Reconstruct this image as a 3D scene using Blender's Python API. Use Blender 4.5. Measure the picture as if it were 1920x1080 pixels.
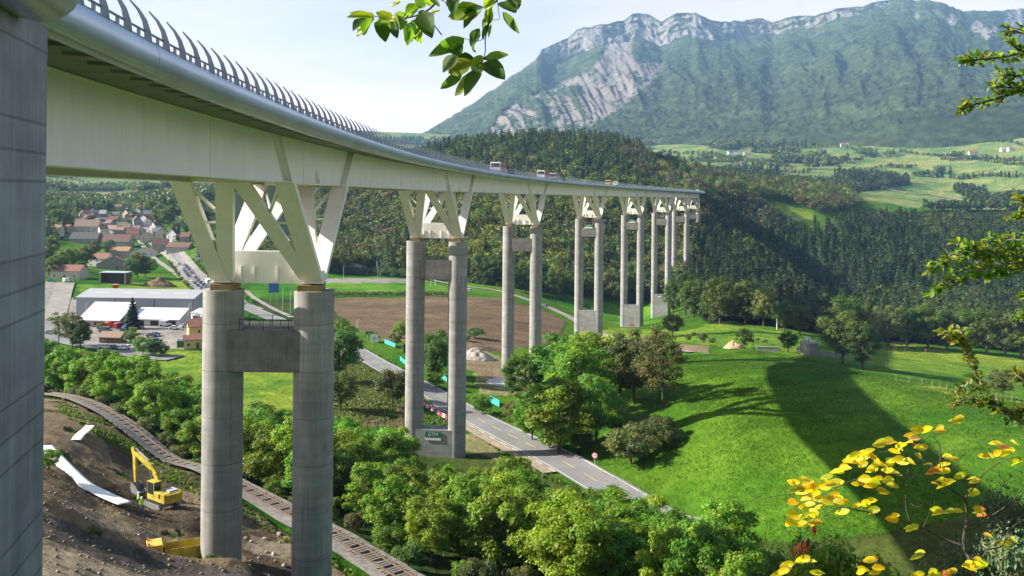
import bpy, bmesh, math, random
import numpy as np
from mathutils import Vector, Matrix
R = math.radians
for o in list(bpy.data.objects): bpy.data.objects.remove(o, do_unlink=True)
scene = bpy.context.scene
COL = scene.collection
random.seed(7); RNG = np.random.default_rng(11)

# ------------------------------------------------------------------ camera
FPX, PX0, PY0, ROLL = 1700.0, 960.0, 362.0, 0.0095      # focal length in photo pixels, level horizon, slight roll
cam_data = bpy.data.cameras.new('camera')
cam_data.sensor_width = 36.0
cam_data.lens = 36.0 * FPX / 1920.0
cam_data.shift_y = -(540.0 - PY0) / 1920.0
cam_data.clip_start = 0.1; cam_data.clip_end = 40000.0
cam = bpy.data.objects.new('camera', cam_data); COL.objects.link(cam)
cam.matrix_world = Matrix.Rotation(R(90), 4, 'X') @ Matrix.Rotation(ROLL, 4, 'Z')
scene.camera = cam
scene.view_settings.view_transform = 'Standard'; scene.view_settings.look = 'None'
scene.view_settings.gamma = 1.0; scene.view_settings.exposure = 1.48
# ------------------------------------------------------------------ light
SUN_EL, SUN_AZ = 29.8, -87.5            # azimuth from +Y, towards -X: the sun stands to the left
world = bpy.data.worlds.new('World'); scene.world = world; world.use_nodes = True
nt = world.node_tree; nt.nodes.clear()
w_out = nt.nodes.new('ShaderNodeOutputWorld'); w_bg = nt.nodes.new('ShaderNodeBackground')
sky = nt.nodes.new('ShaderNodeTexSky'); sky.sky_type = 'NISHITA'; sky.sun_disc = False
sky.sun_elevation = R(SUN_EL); sky.sun_rotation = R(SUN_AZ)
sky.altitude = 700; sky.air_density = 1.0; sky.dust_density = 2.2; sky.ozone_density = 1.0
# thin high cloud: a milky veil with soft streaks, by direction
tc = nt.nodes.new('ShaderNodeTexCoord'); mp = nt.nodes.new('ShaderNodeMapping'); mp.inputs['Scale'].default_value = (1.2, 1.2, 7.0)
mp.inputs['Rotation'].default_value = (0.0, R(9), 0.0)
nz = nt.nodes.new('ShaderNodeTexNoise'); nz.inputs['Scale'].default_value = 2.3; nz.inputs['Detail'].default_value = 7; nz.inputs['Roughness'].default_value = 0.55
rp = nt.nodes.new('ShaderNodeValToRGB'); rp.color_ramp.elements[0].position = 0.3; rp.color_ramp.elements[1].position = 0.72
rp.color_ramp.elements[0].color = (0.50,)*3 + (1,); rp.color_ramp.elements[1].color = (0.95,)*3 + (1,)
mx = nt.nodes.new('ShaderNodeMix'); mx.data_type = 'RGBA'
mx.inputs[7].default_value = (11.0, 8.9, 8.2, 1)
L = nt.links.new
L(tc.outputs['Generated'], mp.inputs['Vector']); L(mp.outputs[0], nz.inputs['Vector']); L(nz.outputs['Fac'], rp.inputs['Fac'])
sz = nt.nodes.new('ShaderNodeSeparateXYZ'); L(tc.outputs['Generated'], sz.inputs[0])
el = nt.nodes.new('ShaderNodeMapRange'); el.inputs[1].default_value = 0.08; el.inputs[2].default_value = 0.36; el.inputs[3].default_value = 1.0; el.inputs[4].default_value = 0.05
L(sz.outputs['Z'], el.inputs[0]); ml = nt.nodes.new('ShaderNodeMath'); ml.operation = 'MULTIPLY'; L(rp.outputs['Color'], ml.inputs[0]); L(el.outputs[0], ml.inputs[1])
L(ml.outputs[0], mx.inputs[0]); L(sky.outputs[0], mx.inputs[6]); L(mx.outputs[2], w_bg.inputs['Color'])
w_bg.inputs['Strength'].default_value = 0.06
L(w_bg.outputs[0], w_out.inputs['Surface'])
sd = bpy.data.lights.new('sun', 'SUN'); sd.energy = 5.0; sd.angle = R(0.55); sd.color = (1.0, 0.93, 0.82)
sun = bpy.data.objects.new('sun', sd); COL.objects.link(sun)
_d = Vector((math.sin(R(SUN_AZ)) * math.cos(R(SUN_EL)), math.cos(R(SUN_AZ)) * math.cos(R(SUN_EL)), math.sin(R(SUN_EL))))
sun.rotation_euler = _d.to_track_quat('Z', 'Y').to_euler()
scene.cycles.use_denoising = True
scene.cycles.max_bounces = 6; scene.cycles.diffuse_bounces = 3; scene.cycles.transparent_max_bounces = 8
scene.cycles.sample_clamp_indirect = 6.0

# ------------------------------------------------------------------ helpers
def uv_ray(px, py):
    dx, dy = px - PX0, py - PY0
    k = 1.0 + ROLL * ROLL
    return (dx + ROLL * dy) / k / FPX, -(dy - ROLL * dx) / k / FPX        # X/Y, Z/Y

def at(px, py, Y):
    a, b = uv_ray(px, py); return Vector((a * Y, Y, b * Y))

def to_px(X, Y, Z):
    x = FPX * X / Y; y = -FPX * Z / Y
    return PX0 + x - ROLL * y, PY0 + y + ROLL * x

def tag(o, label=None, cat=None, group=None, kind=None):
    if label: o['label'] = label
    if cat: o['category'] = cat
    if group: o['group'] = group
    if kind: o['kind'] = kind
    return o

def empty(name, loc=(0, 0, 0), rz=0.0, label=None, cat=None, group=None, scale=None):
    o = bpy.data.objects.new(name, None); COL.objects.link(o)
    o.location = loc; o.rotation_euler = (0, 0, rz); o.empty_display_size = 0.5
    if scale: o.scale = (scale,) * 3 if not hasattr(scale, '__len__') else scale
    return tag(o, label, cat, group)

def link(name, me, parent=None, mat=None):
    o = bpy.data.objects.new(name, me); COL.objects.link(o)
    if mat is not None and not me.materials: me.materials.append(mat)
    if parent is not None: o.parent = parent
    return o

def copy_tree(o, parent=None):
    c = o.copy(); COL.objects.link(c); c.parent = parent
    for ch in o.children: copy_tree(ch, c)
    return c

class MB:
    """collects shapes, builds one mesh object"""
    def __init__(s): s.v = []; s.f = []; s.m = []; s.cur = 0
    def add(s, vs, fs):
        b = len(s.v); s.v += [tuple(p) for p in vs]
        s.f += [tuple(i + b for i in f) for f in fs]; s.m += [s.cur] * len(fs); return s
    def box(s, c, size, rz=0.0, M=None):
        hx, hy, hz = size[0] / 2, size[1] / 2, size[2] / 2
        ps = [Vector((x, y, z)) for z in (-hz, hz) for x, y in ((-hx, -hy), (hx, -hy), (hx, hy), (-hx, hy))]
        M = M or Matrix.Rotation(rz, 3, 'Z')
        return s.add([M @ p + Vector(c) for p in ps], [(3, 2, 1, 0), (4, 5, 6, 7), (0, 1, 5, 4), (1, 2, 6, 5), (2, 3, 7, 6), (3, 0, 4, 7)])
    def bar(s, a, b, w, h=None, up=(0, 0, 1), w2=None, h2=None):
        a, b = Vector(a), Vector(b); h = h or w; w2 = w2 or w; h2 = h2 or h
        d = (b - a).normalized(); u = Vector(up)
        if abs(d.dot(u.normalized())) > 0.98: u = Vector((1, 0, 0))
        x = d.cross(u).normalized(); y = x.cross(d).normalized()
        ps = [p + x * sx * ww / 2 + y * sy * hh / 2 for p, ww, hh in ((a, w, h), (b, w2, h2)) for sx, sy in ((-1, -1), (1, -1), (1, 1), (-1, 1))]
        return s.add(ps, [(3, 2, 1, 0), (4, 5, 6, 7), (0, 1, 5, 4), (1, 2, 6, 5), (2, 3, 7, 6), (3, 0, 4, 7)])
    def tube(s, pts, r, n=6, cap=True):
        pts = [Vector(p) for p in pts]; N = len(pts)
        rs = r if hasattr(r, '__len__') else [r] * N
        rings = []; prev = None
        for i, p in enumerate(pts):
            d = (pts[min(i + 1, N - 1)] - pts[max(i - 1, 0)]).normalized()
            u = Vector((0, 0, 1)) if abs(d.z) < 0.95 else Vector((1, 0, 0))
            x = prev - d * prev.dot(d) if prev is not None else d.cross(u)
            if x.length < 1e-6: x = d.cross(u)
            x.normalize(); y = d.cross(x); prev = x
            rings.append([p + (x * math.cos(t) + y * math.sin(t)) * rs[i] for t in (2 * math.pi * k / n for k in range(n))])
        return s.loft(rings, cap)
    def loft(s, rings, cap=True, closed=True):
        n = len(rings[0]); vs = [p for r in rings for p in r]; fs = []
        for i in range(len(rings) - 1):
            for k in range(n if closed else n - 1):
                k2 = (k + 1) % n
                fs.append((i * n + k, i * n + k2, (i + 1) * n + k2, (i + 1) * n + k))
        if cap and closed:
            fs.append(tuple(reversed(range(n)))); fs.append(tuple((len(rings) - 1) * n + k for k in range(n)))
        return s.add(vs, fs)
    def cyl(s, c, r, h, n=24, r2=None):
        c = Vector(c); r2 = r if r2 is None else r2
        return s.loft([[c + Vector((rr * math.cos(2 * math.pi * k / n), rr * math.sin(2 * math.pi * k / n), z)) for k in range(n)] for rr, z in ((r, 0), (r2, h))])
    def prism(s, poly, z0, z1, M=None):
        """poly (x,y) extruded in z"""
        n = len(poly); vs = [Vector((x, y, z)) for z in (z0, z1) for x, y in poly]
        if M is not None: vs = [M @ v for v in vs]
        return s.add(vs, [tuple(reversed(range(n))), tuple(range(n, 2 * n))] + [(k, (k + 1) % n, n + (k + 1) % n, n + k) for k in range(n)])
    def build(s, name, mat, parent=None, smooth=False, bevel=0.0):
        me = bpy.data.meshes.new(name); me.from_pydata(s.v, [], s.f)
        for m in (mat if isinstance(mat, (list, tuple)) else [mat]): me.materials.append(m)
        if isinstance(mat, (list, tuple)): me.polygons.foreach_set('material_index', s.m)
        bm = bmesh.new(); bm.from_mesh(me); bmesh.ops.recalc_face_normals(bm, faces=bm.faces); bm.to_mesh(me); bm.free()
        if smooth:
            me.polygons.foreach_set('use_smooth', [True] * len(me.polygons))
            try: me.set_sharp_from_angle(angle=R(40))
            except Exception: pass
        o = link(name, me, parent)
        if bevel:
            m = o.modifiers.new('bevel', 'BEVEL'); m.width = bevel; m.segments = 2; m.limit_method = 'ANGLE'
        return o

def np_mesh(name, V, F, mat, cols=None, smooth=False):
    """numpy verts (N,3), faces (M,4) or (M,3), point colours (N,3)"""
    me = bpy.data.meshes.new(name); V = np.asarray(V, np.float32); F = np.asarray(F, np.int32)
    k = F.shape[1]
    me.vertices.add(len(V)); me.vertices.foreach_set('co', V.ravel())
    me.loops.add(F.size); me.loops.foreach_set('vertex_index', F.ravel())
    me.polygons.add(len(F)); me.polygons.foreach_set('loop_start', np.arange(0, F.size, k, dtype=np.int32))
    me.polygons.foreach_set('loop_total', np.full(len(F), k, np.int32))
    if smooth: me.polygons.foreach_set('use_smooth', np.ones(len(F), bool))
    me.update(calc_edges=True)
    if cols is not None:
        a = me.color_attributes.new('tint', 'FLOAT_COLOR', 'POINT')
        a.data.foreach_set('color', np.concatenate([cols, np.ones((len(cols), 1))], 1).astype(np.float32).ravel())
    if mat is not None: me.materials.append(mat)
    return me

# ---- numpy value noise / fbm
def _hash(ix, iy, seed):
    h = (ix.astype(np.int64) * 374761393 + iy.astype(np.int64) * 668265263 + seed * 1442695041) & 0x7fffffff
    h = ((h ^ (h >> 13)) * 1274126177) & 0x7fffffff
    return ((h ^ (h >> 16)) & 0xffff) / 65535.0
def vnoise(x, y, seed=0):
    ix = np.floor(x); iy = np.floor(y); fx = x - ix; fy = y - iy
    fx = fx * fx * (3 - 2 * fx); fy = fy * fy * (3 - 2 * fy)
    a = _hash(ix, iy, seed); b = _hash(ix + 1, iy, seed); c = _hash(ix, iy + 1, seed); d = _hash(ix + 1, iy + 1, seed)
    return (a * (1 - fx) + b * fx) * (1 - fy) + (c * (1 - fx) + d * fx) * fy
def fbm(x, y, seed=0, octv=4, gain=0.5):
    s = 0; a = 1; t = 0
    for i in range(octv):
        s = s + a * vnoise(x * 2 ** i + 17.3 * i, y * 2 ** i - 9.1 * i, seed + i); t += a; a *= gain
    return s / t * 2 - 1
def in_poly(x, y, poly):
    x = np.asarray(x); r = np.zeros(x.shape, bool); n = len(poly); j = n - 1
    for i in range(n):
        xi, yi = poly[i]; xj, yj = poly[j]
        c = ((yi > y) != (yj > y)) & (x < (xj - xi) * (y - yi) / (yj - yi + 1e-12) + xi)
        r ^= c; j = i
    return r

# ------------------------------------------------------------------ materials
MATS = {}
def nodes(name):
    m = bpy.data.materials.new(name); m.use_nodes = True
    return m, m.node_tree, m.node_tree.nodes['Principled BSDF']
def mat(name, col, rough=0.6, metal=0.0, spec=0.4, var=0.12, scale=3.0, bump=0.0, streak=0.0, glass=False):
    """principled colour broken up by procedural noise; streak adds vertical weather streaks"""
    if name in MATS: return MATS[name]
    m, t, p = nodes(name); N = t.nodes.new; l = t.links.new
    p.inputs['Roughness'].default_value = rough; p.inputs['Metallic'].default_value = metal
    p.inputs['Specular IOR Level'].default_value = spec
    tc = N('ShaderNodeTexCoord'); nz = N('ShaderNodeTexNoise'); nz.inputs['Scale'].default_value = scale; nz.inputs['Detail'].default_value = 6
    l(tc.outputs['Object'], nz.inputs['Vector'])
    hs = N('ShaderNodeHueSaturation'); hs.inputs['Color'].default_value = (*col, 1)
    mr = N('ShaderNodeMapRange'); mr.inputs[1].default_value = 0.3; mr.inputs[2].default_value = 0.7
    mr.inputs[3].default_value = 1 - var; mr.inputs[4].default_value = 1 + var
    l(nz.outputs['Fac'], mr.inputs[0])
    last = mr.outputs[0]
    if streak:
        mp = N('ShaderNodeMapping'); mp.inputs['Scale'].default_value = (2.2, 2.2, 0.12); l(tc.outputs['Object'], mp.inputs['Vector'])
        n2 = N('ShaderNodeTexNoise'); n2.inputs['Scale'].default_value = 1.6; n2.inputs['Detail'].default_value = 6; n2.inputs['Roughness'].default_value = 0.65
        l(mp.outputs[0], n2.inputs['Vector'])
        m2 = N('ShaderNodeMapRange'); m2.inputs[1].default_value = 0.35; m2.inputs[2].default_value = 0.7
        m2.inputs[3].default_value = 1 + streak * 0.4; m2.inputs[4].default_value = 1 - streak
        l(n2.outputs['Fac'], m2.inputs[0])
        mu = N('ShaderNodeMath'); mu.operation = 'MULTIPLY'; l(last, mu.inputs[0]); l(m2.outputs[0], mu.inputs[1]); last = mu.outputs[0]
    l(last, hs.inputs['Value']); l(hs.outputs[0], p.inputs['Base Color'])
    if bump:
        b = N('ShaderNodeBump'); b.inputs['Strength'].default_value = bump; b.inputs['Distance'].default_value = 0.05
        n3 = N('ShaderNodeTexNoise'); n3.inputs['Scale'].default_value = scale * 6; n3.inputs['Detail'].default_value = 5
        l(tc.outputs['Object'], n3.inputs['Vector']); l(n3.outputs['Fac'], b.inputs['Height']); l(b.outputs[0], p.inputs['Normal'])
    MATS[name] = m; return m

def leaf_mat(name, transl=0.35, rough=0.55, hue=0.025, val=0.3):
    """foliage: colour comes from the leaf's own tint, varied per tree"""
    m, t, p = nodes(name); N = t.nodes.new; l = t.links.new
    a = N('ShaderNodeAttribute'); a.attribute_name = 'tint'
    oi = N('ShaderNodeObjectInfo'); hs = N('ShaderNodeHueSaturation')
    r1 = N('ShaderNodeMapRange'); r1.inputs[3].default_value = 0.5 - hue; r1.inputs[4].default_value = 0.5 + hue; l(oi.outputs['Random'], r1.inputs[0])
    mu = N('ShaderNodeMath'); mu.operation = 'MULTIPLY'; mu.inputs[1].default_value = 7.31; l(oi.outputs['Random'], mu.inputs[0])
    fr = N('ShaderNodeMath'); fr.operation = 'FRACT'; l(mu.outputs[0], fr.inputs[0])
    r2 = N('ShaderNodeMapRange'); r2.inputs[3].default_value = 1 - val; r2.inputs[4].default_value = 1 + val; l(fr.outputs[0], r2.inputs[0])
    l(r1.outputs[0], hs.inputs['Hue']); l(r2.outputs[0], hs.inputs['Value']); l(a.outputs['Color'], hs.inputs['Color'])
    l(hs.outputs[0], p.inputs['Base Color']); p.inputs['Roughness'].default_value = rough; p.inputs['Specular IOR Level'].default_value = 0.3
    tr = N('ShaderNodeBsdfTranslucent'); br = N('ShaderNodeHueSaturation'); br.inputs['Value'].default_value = 1.9; br.inputs['Hue'].default_value = 0.495
    l(hs.outputs[0], br.inputs['Color']); l(br.outputs[0], tr.inputs['Color'])
    ms = N('ShaderNodeMixShader'); ms.inputs[0].default_value = transl
    l(p.outputs[0], ms.inputs[1]); l(tr.outputs[0], ms.inputs[2])
    l(ms.outputs[0], t.nodes['Material Output'].inputs['Surface'])
    MATS[name] = m; return m
# ------------------------------------------------------------------ terrain: heights through surveyed points
CP = [  # photo x, photo y, distance: the ground seen there
 (80,1075,60),(250,1078,70),(450,1072,83),(90,962,80),(200,1010,82),(100,925,90),(200,955,96),(300,957,106),(360,985,98),(340,1050,90),(415,1055,91.5),(590,1092,92.5),
 (480,1005,104),(130,752,171),(250,817,148),(375,884,130),(500,952,116),(640,1028,104),(720,1078,98),
 (85,838,110),(240,957,98),(90,800,122),(150,815,124),(180,880,112),(560,1010,104),
 (300,690,282),(250,665,306),(350,740,240),(500,700,274),(700,760,231),(120,690,270),(200,650,318),
 (1000,872,184),(1280,987,151),(1100,905,172),(800,722,265),(700,676,309),(650,640,350),(500,590,432),
 (820,850,193.5),(980,705,297),(1105,640,413.6),(1186,613,516),(1240,592,609),(1277,520,699),(1303,440,810),(1330,368,868),(1338,362,880),(1365,364,885),
 (1020,574,550),(1075,600,495),(930,547,606),(760,557,540),(880,650,351),(760,545,585),(720,512,700),(620,560,530),
 (250,612,372),(350,640,334),(130,640,334),(220,540,496),(390,540,532),(330,490,700),(290,470,790),
 (130,525,520),(160,450,840),(200,410,1000),(250,385,1280),(200,368,1600),(100,345,2300),(200,326,2900),(320,330,3100),(430,340,2600),(350,400,1050),(360,440,810),(400,470,720),(560,470,760),
 (700,507,725),(850,522,700),(1000,535,690),(1150,560,690),(1200,560,700),
 (1500,770,193),(1300,770,196),(1400,860,158),(1500,975,132),(1350,996,143),(1420,1000,136),(1700,900,140),(1850,820,160),(1600,760,195),(1300,660,330),(1400,656,330),(1500,672,305),(1600,690,300),(1700,715,275),(1850,750,250),
 (1680,657,400),(1850,672,395),(1450,616,432),(1300,592,520),(1700,642,440),(1900,668,415),(1560,632,428),
 (1600,560,690),(1600,480,800),(1600,405,980),(1800,480,820),(1800,420,1020),(1900,560,690),(1900,400,1080),(1480,404,900),(1400,425,850),(1350,400,860),(1400,500,745),(1450,560,660),(1530,390,950),
 (1700,362,1500),(1850,378,1400),(1750,330,1950),(1600,335,1800),(1450,340,1600),(1310,338,1500),(1250,300,2300),(1400,292,2400),(1600,278,2700),(1800,292,2300),(1800,250,3000),(1900,215,3500),(1650,266,2900),(1250,276,3000),(1120,268,3500),(1450,262,3300),
 (1345,362,920),(1400,352,1050),
]
RAW = [ # x, distance, z: ground that trees or the deck hide
 (-35,1050,47),(56,1050,52),(120,1030,46),(-100,1100,40),(-200,1130,18),(-60,900,0),(60,880,0),(-160,900,-26),(140,985,32),(165,960,18),(-330,1100,0),(100,760,-48),(150,850,-12),(30,1500,28),(-200,1600,30),
 (0,0,-1.7),(-6,8,-6),(8,8,-5),(10,25,-15),(-10,25,-16),(0,50,-29),(20,50,-28),(-22,45,-23),(30,80,-40),(-60,40,-25),(-120,60,-38),(-200,120,-46),(-80,90,-36),(-110,110,-41),(-300,250,-52),(-400,500,-52),(-700,900,-20),(-1500,2000,80),(60,20,-8),(150,60,-26),(150,120,-42),(260,200,-58),(400,400,-80),(600,700,-50),(1500,2000,150),(1300,1200,40),
 (0,-20,10),(-40,-20,6),(60,-20,12),(-100,3300,90),(-900,3600,160),(-1700,3800,220),(2600,3600,420),
 (-48,140,-44.5),(-30,150,-50),(5,135,-51),(20,120,-50),(-70,190,-48),(-100,220,-51),
]
def warp(X, Y):
    s = Y + 45.0
    return np.stack([X / s * 2.2, np.log(np.maximum(s, 5))], -1)
_pts = []
for px, py, Y in CP:
    v = at(px, py, Y); _pts.append((v.x, v.y, v.z))
_pts += [tuple(map(float, r)) for r in RAW]
_pts = np.array(_pts)
def _tps_fit(P, z, lam):
    n = len(P); d = np.linalg.norm(P[:, None] - P[None], axis=-1)
    K = d ** 2 * np.log(d + 1e-9); K[np.arange(n), np.arange(n)] = lam
    Q = np.concatenate([np.ones((n, 1)), P], 1); A = np.zeros((n + 3, n + 3))
    A[:n, :n] = K; A[:n, n:] = Q; A[n:, :n] = Q.T
    return np.linalg.solve(A, np.concatenate([z, np.zeros(3)]))
_P = warp(_pts[:, 0], _pts[:, 1])
_SC = _pts[:, 1] + 45.0                       # heights relative to distance keep near and far equally smooth
_W = _tps_fit(_P, _pts[:, 2] / _SC, 2e-4)
def _tps(X, Y):
    X = np.atleast_1d(np.asarray(X, float)).ravel(); Y = np.atleast_1d(np.asarray(Y, float)).ravel(); out = np.empty(len(X))
    for i in range(0, len(X), 40000):
        q = warp(X[i:i + 40000], Y[i:i + 40000])
        d2 = ((q[:, None, 0] - _P[None, :, 0]) ** 2 + (q[:, None, 1] - _P[None, :, 1]) ** 2)
        k = 0.5 * d2 * np.log(d2 + 1e-18)
        out[i:i + 40000] = (k @ _W[:-3] + _W[-3] + q @ _W[-2:]) * (Y[i:i + 40000] + 45.0)
    return out
def ground(X, Y):
    """terrain height"""
    X = np.atleast_1d(np.asarray(X, float)); Y = np.atleast_1d(np.asarray(Y, float))
    z = _tps(X, Y).reshape(X.shape)
    rough = np.clip((Y - 600) / 900, 0, 1) * 14 + 0.35
    z = z + fbm(X / 260, Y / 260, 5, 4) * np.clip((Y - 550) / 700, 0, 1) * 12
    z = z + fbm(X / 22, Y / 22, 9, 3) * 0.3
    z = z + 0.11 * np.clip(X - 45, 0, 36) * np.clip((Y - 110) / 25, 0, 1) * np.clip((290 - Y) / 50, 0, 1)  # meadow tilted up to the right, shaped to narrow the deck's shadow
    # the construction site: heaps and ruts
    a, b = X / np.maximum(Y, 1), Y
    site = np.clip((-X - 8) / 6, 0, 1) * np.clip((118 - Y - 0.35 * (X + 35)) / 8, 0, 1) * np.clip((Y - 52) / 10, 0, 1)
    z = z + site * (fbm(X / 3.2, Y / 3.2, 31, 4) * 0.3 + fbm(X / 9, Y / 9, 33, 2) * 0.25)
    tt = np.clip((X + 41.5) / 17.0, -.3, 1.3); yl = 78.5 + 4.0 * tt; z = z + 1.5 * np.exp(-((Y - yl) / 2.6) ** 2) * np.clip((X + 60) / 8, 0, 1) * np.clip((-21 - X) / 4, 0, 1)
    return z
def gz(x, y): return float(ground(np.array([x]), np.array([y]))[0])
_YS = np.geomspace(35, 5200, 900)
def hit(px, py):
    """the ground point that photo position (px,py) shows"""
    a, b = uv_ray(px, py); z = ground(a * _YS, _YS); s = b * _YS - z
    k = np.where((s[:-1] > 0) & (s[1:] <= 0))[0]
    if len(k) == 0: k = [int(np.argmin(np.abs(s)))]; Y = _YS[k[0]]
    else:
        i = k[0]; t = s[i] / (s[i] - s[i + 1]); Y = _YS[i] * (1 - t) + _YS[i + 1] * t
    return Vector((a * Y, Y, gz(a * Y, Y)))
def on(px, Y):
    """ground point on the bearing of photo column px at distance Y"""
    x = uv_ray(px, 600)[0] * Y; return Vector((x, Y, gz(x, Y)))

# ------------------------------------------------------------------ ground sheet
MEADOW = (0.050, 0.128, 0.010); FIELD = (0.115, 0.20, 0.022); BROWN = (0.135, 0.098, 0.060); DIRT = (0.19, 0.145, 0.09)
SOIL = (0.09, 0.067, 0.047); GRAVEL = (0.17, 0.145, 0.115); LOT = (0.25, 0.23, 0.20); FOREST = (0.02, 0.03, 0.01); FARGRASS = (0.14, 0.19, 0.055)
PITCH = (0.07, 0.18, 0.014); ROUGH = (0.05, 0.075, 0.017); DRY = (0.19, 0.18, 0.08)
ZONES = [   # outlines on the ground as the photograph shows them
 (FOREST, [(600,360),(1200,270),(1330,365),(1420,372),(1560,470),(1600,400),(1760,395),(1920,390),(1960,640),(1700,645),(1560,633),(1460,612),(1330,606),(1290,575),(1180,560),(1000,545),(860,520),(690,507),(610,505)]),
 (FOREST, [(60,470),(60,330),(640,330),(640,500),(560,520),(440,470),(380,440),(300,400),(230,380),(150,420),(90,470)]),
 (FARGRASS, [(150,322),(330,324),(400,345),(340,352),(260,345),(200,338)]),
 (DRY, [(1190,290),(1270,330),(1320,352),(1300,360),(1220,325)]),
 (FIELD, [(1455,378),(1480,384),(1525,400),(1522,412),(1490,418),(1455,392)]),
 (PITCH, [(470,508),(760,508),(850,545),(470,556)]), (PITCH, [(1040,565),(1130,560),(1230,565),(1235,600),(1190,612),(1080,592)]),
 (LOT, [(560,522),(800,522),(800,530),(560,531)]),
 (BROWN, [(560,560),(860,556),(940,560),(1010,578),(1060,600),(1050,640),(930,660),(860,640),(740,640),(640,610),(560,590)]),
 (ROUGH, [(470,560),(600,560),(660,610),(640,650),(560,610),(480,590)]),
 (FIELD, [(180,668),(380,655),(560,640),(600,720),(540,790),(420,790),(330,740),(250,700)]),
 (LOT, [(60,560),(140,560),(380,610),(400,650),(330,655),(200,652),(90,640),(60,640)]), (LOT, [(80,528),(130,528),(135,560),(70,560)]),
 (FIELD, [(150,532),(380,528),(390,546),(150,548)]),
 (FIELD, [(1120,625),(1260,640),(1420,652),(1600,690),(1800,740),(1960,760),(1960,680),(1700,645),(1560,633),(1460,618),(1330,606),(1280,620),(1140,612)]),
 (DIRT, [(1130,630),(1230,640),(1330,650),(1330,662),(1240,655),(1130,640)]),
 (DRY, [(870,640),(990,690),(1010,740),(900,740)]), (DIRT,[(868,648),(980,700),(960,730),(875,690)]),
 (DRY, [(860,830),(880,860),(950,862),(900,800)]), (BROWN,[(640,770),(700,755),(770,760),(760,800),(650,800)]),
 (ROUGH, [(600,640),(650,640),(760,720),(740,790),(600,770)]),
 (ROUGH, [(0,700),(120,740),(400,890),(640,1020),(760,1100),(900,1100),(1250,1100),(1250,980),(900,850),(640,800),(520,800),(400,765),(250,712),(120,680)]),
 (ROUGH, [(1250,1100),(1300,1010),(1500,1010),(1960,950),(1960,1100)]),
]
FARFIELDS = [
 [(1205,278),(1290,270),(1400,282),(1280,292)],[(1320,292),(1390,283),(1470,290),(1420,302)],[(1480,266),(1590,256),(1640,262),(1560,272)],
 [(1610,280),(1760,232),(1930,200),(1930,232),(1790,262),(1700,282)],[(1540,308),(1640,298),(1710,308),(1600,318)],[(1620,352),(1760,340),(1830,366),(1900,376),(1700,372)],
 [(1780,318),(1860,316),(1840,332),(1790,334)],[(1820,280),(1930,262),(1930,300),(1840,298)],[(1880,345),(1930,340),(1930,362)],[(1260,338),(1300,345),(1320,356),(1280,350)],
 [(1190,275),(1240,268),(1300,268),(1240,276)],[(1850,260),(1930,235),(1930,255)],[(90,322),(180,318),(330,330),(300,345),(150,335)],[(90,430),(150,430),(130,445),(85,445)],[(80,455),(140,455),(120,468),(80,468)],
]
FARFIELDS = [[(x, min(q[1] for q in P) + (y - min(q[1] for q in P)) * 1.55) for x, y in P] for P in FARFIELDS]
SITE = [(40,700),(110,738),(180,775),(260,830),(375,890),(470,955),(560,1010),(680,1100),(0,1100)]
DARKSOIL = [[(190,800),(240,830),(290,880),(300,915),(255,905),(215,870)],[(240,905),(300,930),(370,960),(380,1000),(330,990),(250,975),(150,920)],[(455,1030),(540,1060),(560,1100),(480,1100)]]
PALE = [[(80,1000),(180,1040),(300,1090),(60,1100)],[(110,930),(200,965),(330,1010),(370,1030),(300,1020),(180,985)],[(460,1000),(540,1020),(545,1050),(460,1035)]]
TRACK = [(60,950),(200,1010),(330,1045),(450,1072),(560,1100),(420,1100),(250,1075),(60,1000)]

def zone_colours(X, Y, Z):
    Ys = np.maximum(Y, 4.0)
    px, py = to_px(X, Ys, Z)
    nx = fbm(X / 6, Y / 6, 3, 4); nb = fbm(X / 40, Y / 40, 4, 4); nf = fbm(X / 150, Y / 150, 8, 4)
    jx = px + nx * (2.0 + 160 / np.sqrt(Ys)); jy = py + np.roll(nx, 7) * (0.6 + 60 / np.sqrt(Ys))
    C = np.empty((len(X), 3)); C[:] = MEADOW
    far = Y > 1150
    C[far] = np.where((nf[far] > 0.2)[:, None], FOREST, FARGRASS)
    forest = far & (nf > 0.2)
    for c, poly in ZONES: 
        m = in_poly(jx, jy, poly) & (Y < 1400); C[m] = c
        forest = np.where(m, c is FOREST, forest)
    for poly in FARFIELDS:
        m = in_poly(px + nx * 3, py + nb * 1.2, poly) & (Y > 900); C[m] = FARGRASS; forest &= ~m
    near = Y < 170
    m = in_poly(jx, jy, SITE) & near; C[m] = DIRT
    m2 = m & (fbm(X / 9, Y / 9, 21, 4) > 0.34); C[m2] = SOIL
    m2 = m & (fbm(X / 5, Y / 5, 22, 4) > 0.45); C[m2] = ROUGH
    for p in PALE: C[in_poly(jx, jy, p) & near] = (0.26, 0.215, 0.15)
    for p in DARKSOIL: C[in_poly(jx, jy, p) & near] = SOIL
    C[in_poly(jx, jy, TRACK) & near] = (0.10, 0.088, 0.075)
    v = 1 + 0.34 * nx + 0.26 * nb
    fur = in_poly(jx, jy, ZONES[8][1]); v = v * np.where(fur, 1 + .16 * np.sin((X * .8 + Y * .6) * 1.9 + nx * 3) + .2 * fbm(X / 60 + Y / 90, Y / 9, 12, 3), 1)
    C = C * v[:, None]
    # patches of lusher and drier grass
    g = (C[:, 1] > C[:, 0] * 1.15) & ~forest
    t = np.clip(nb * 1.2 + nx * 0.5, -0.5, 0.5)[:, None]
    C = np.where(g[:, None], C * (1 + t * np.array([0.85, 0.22, 0.3])), C)
    return np.clip(C, 0.005, 1), forest

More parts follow.
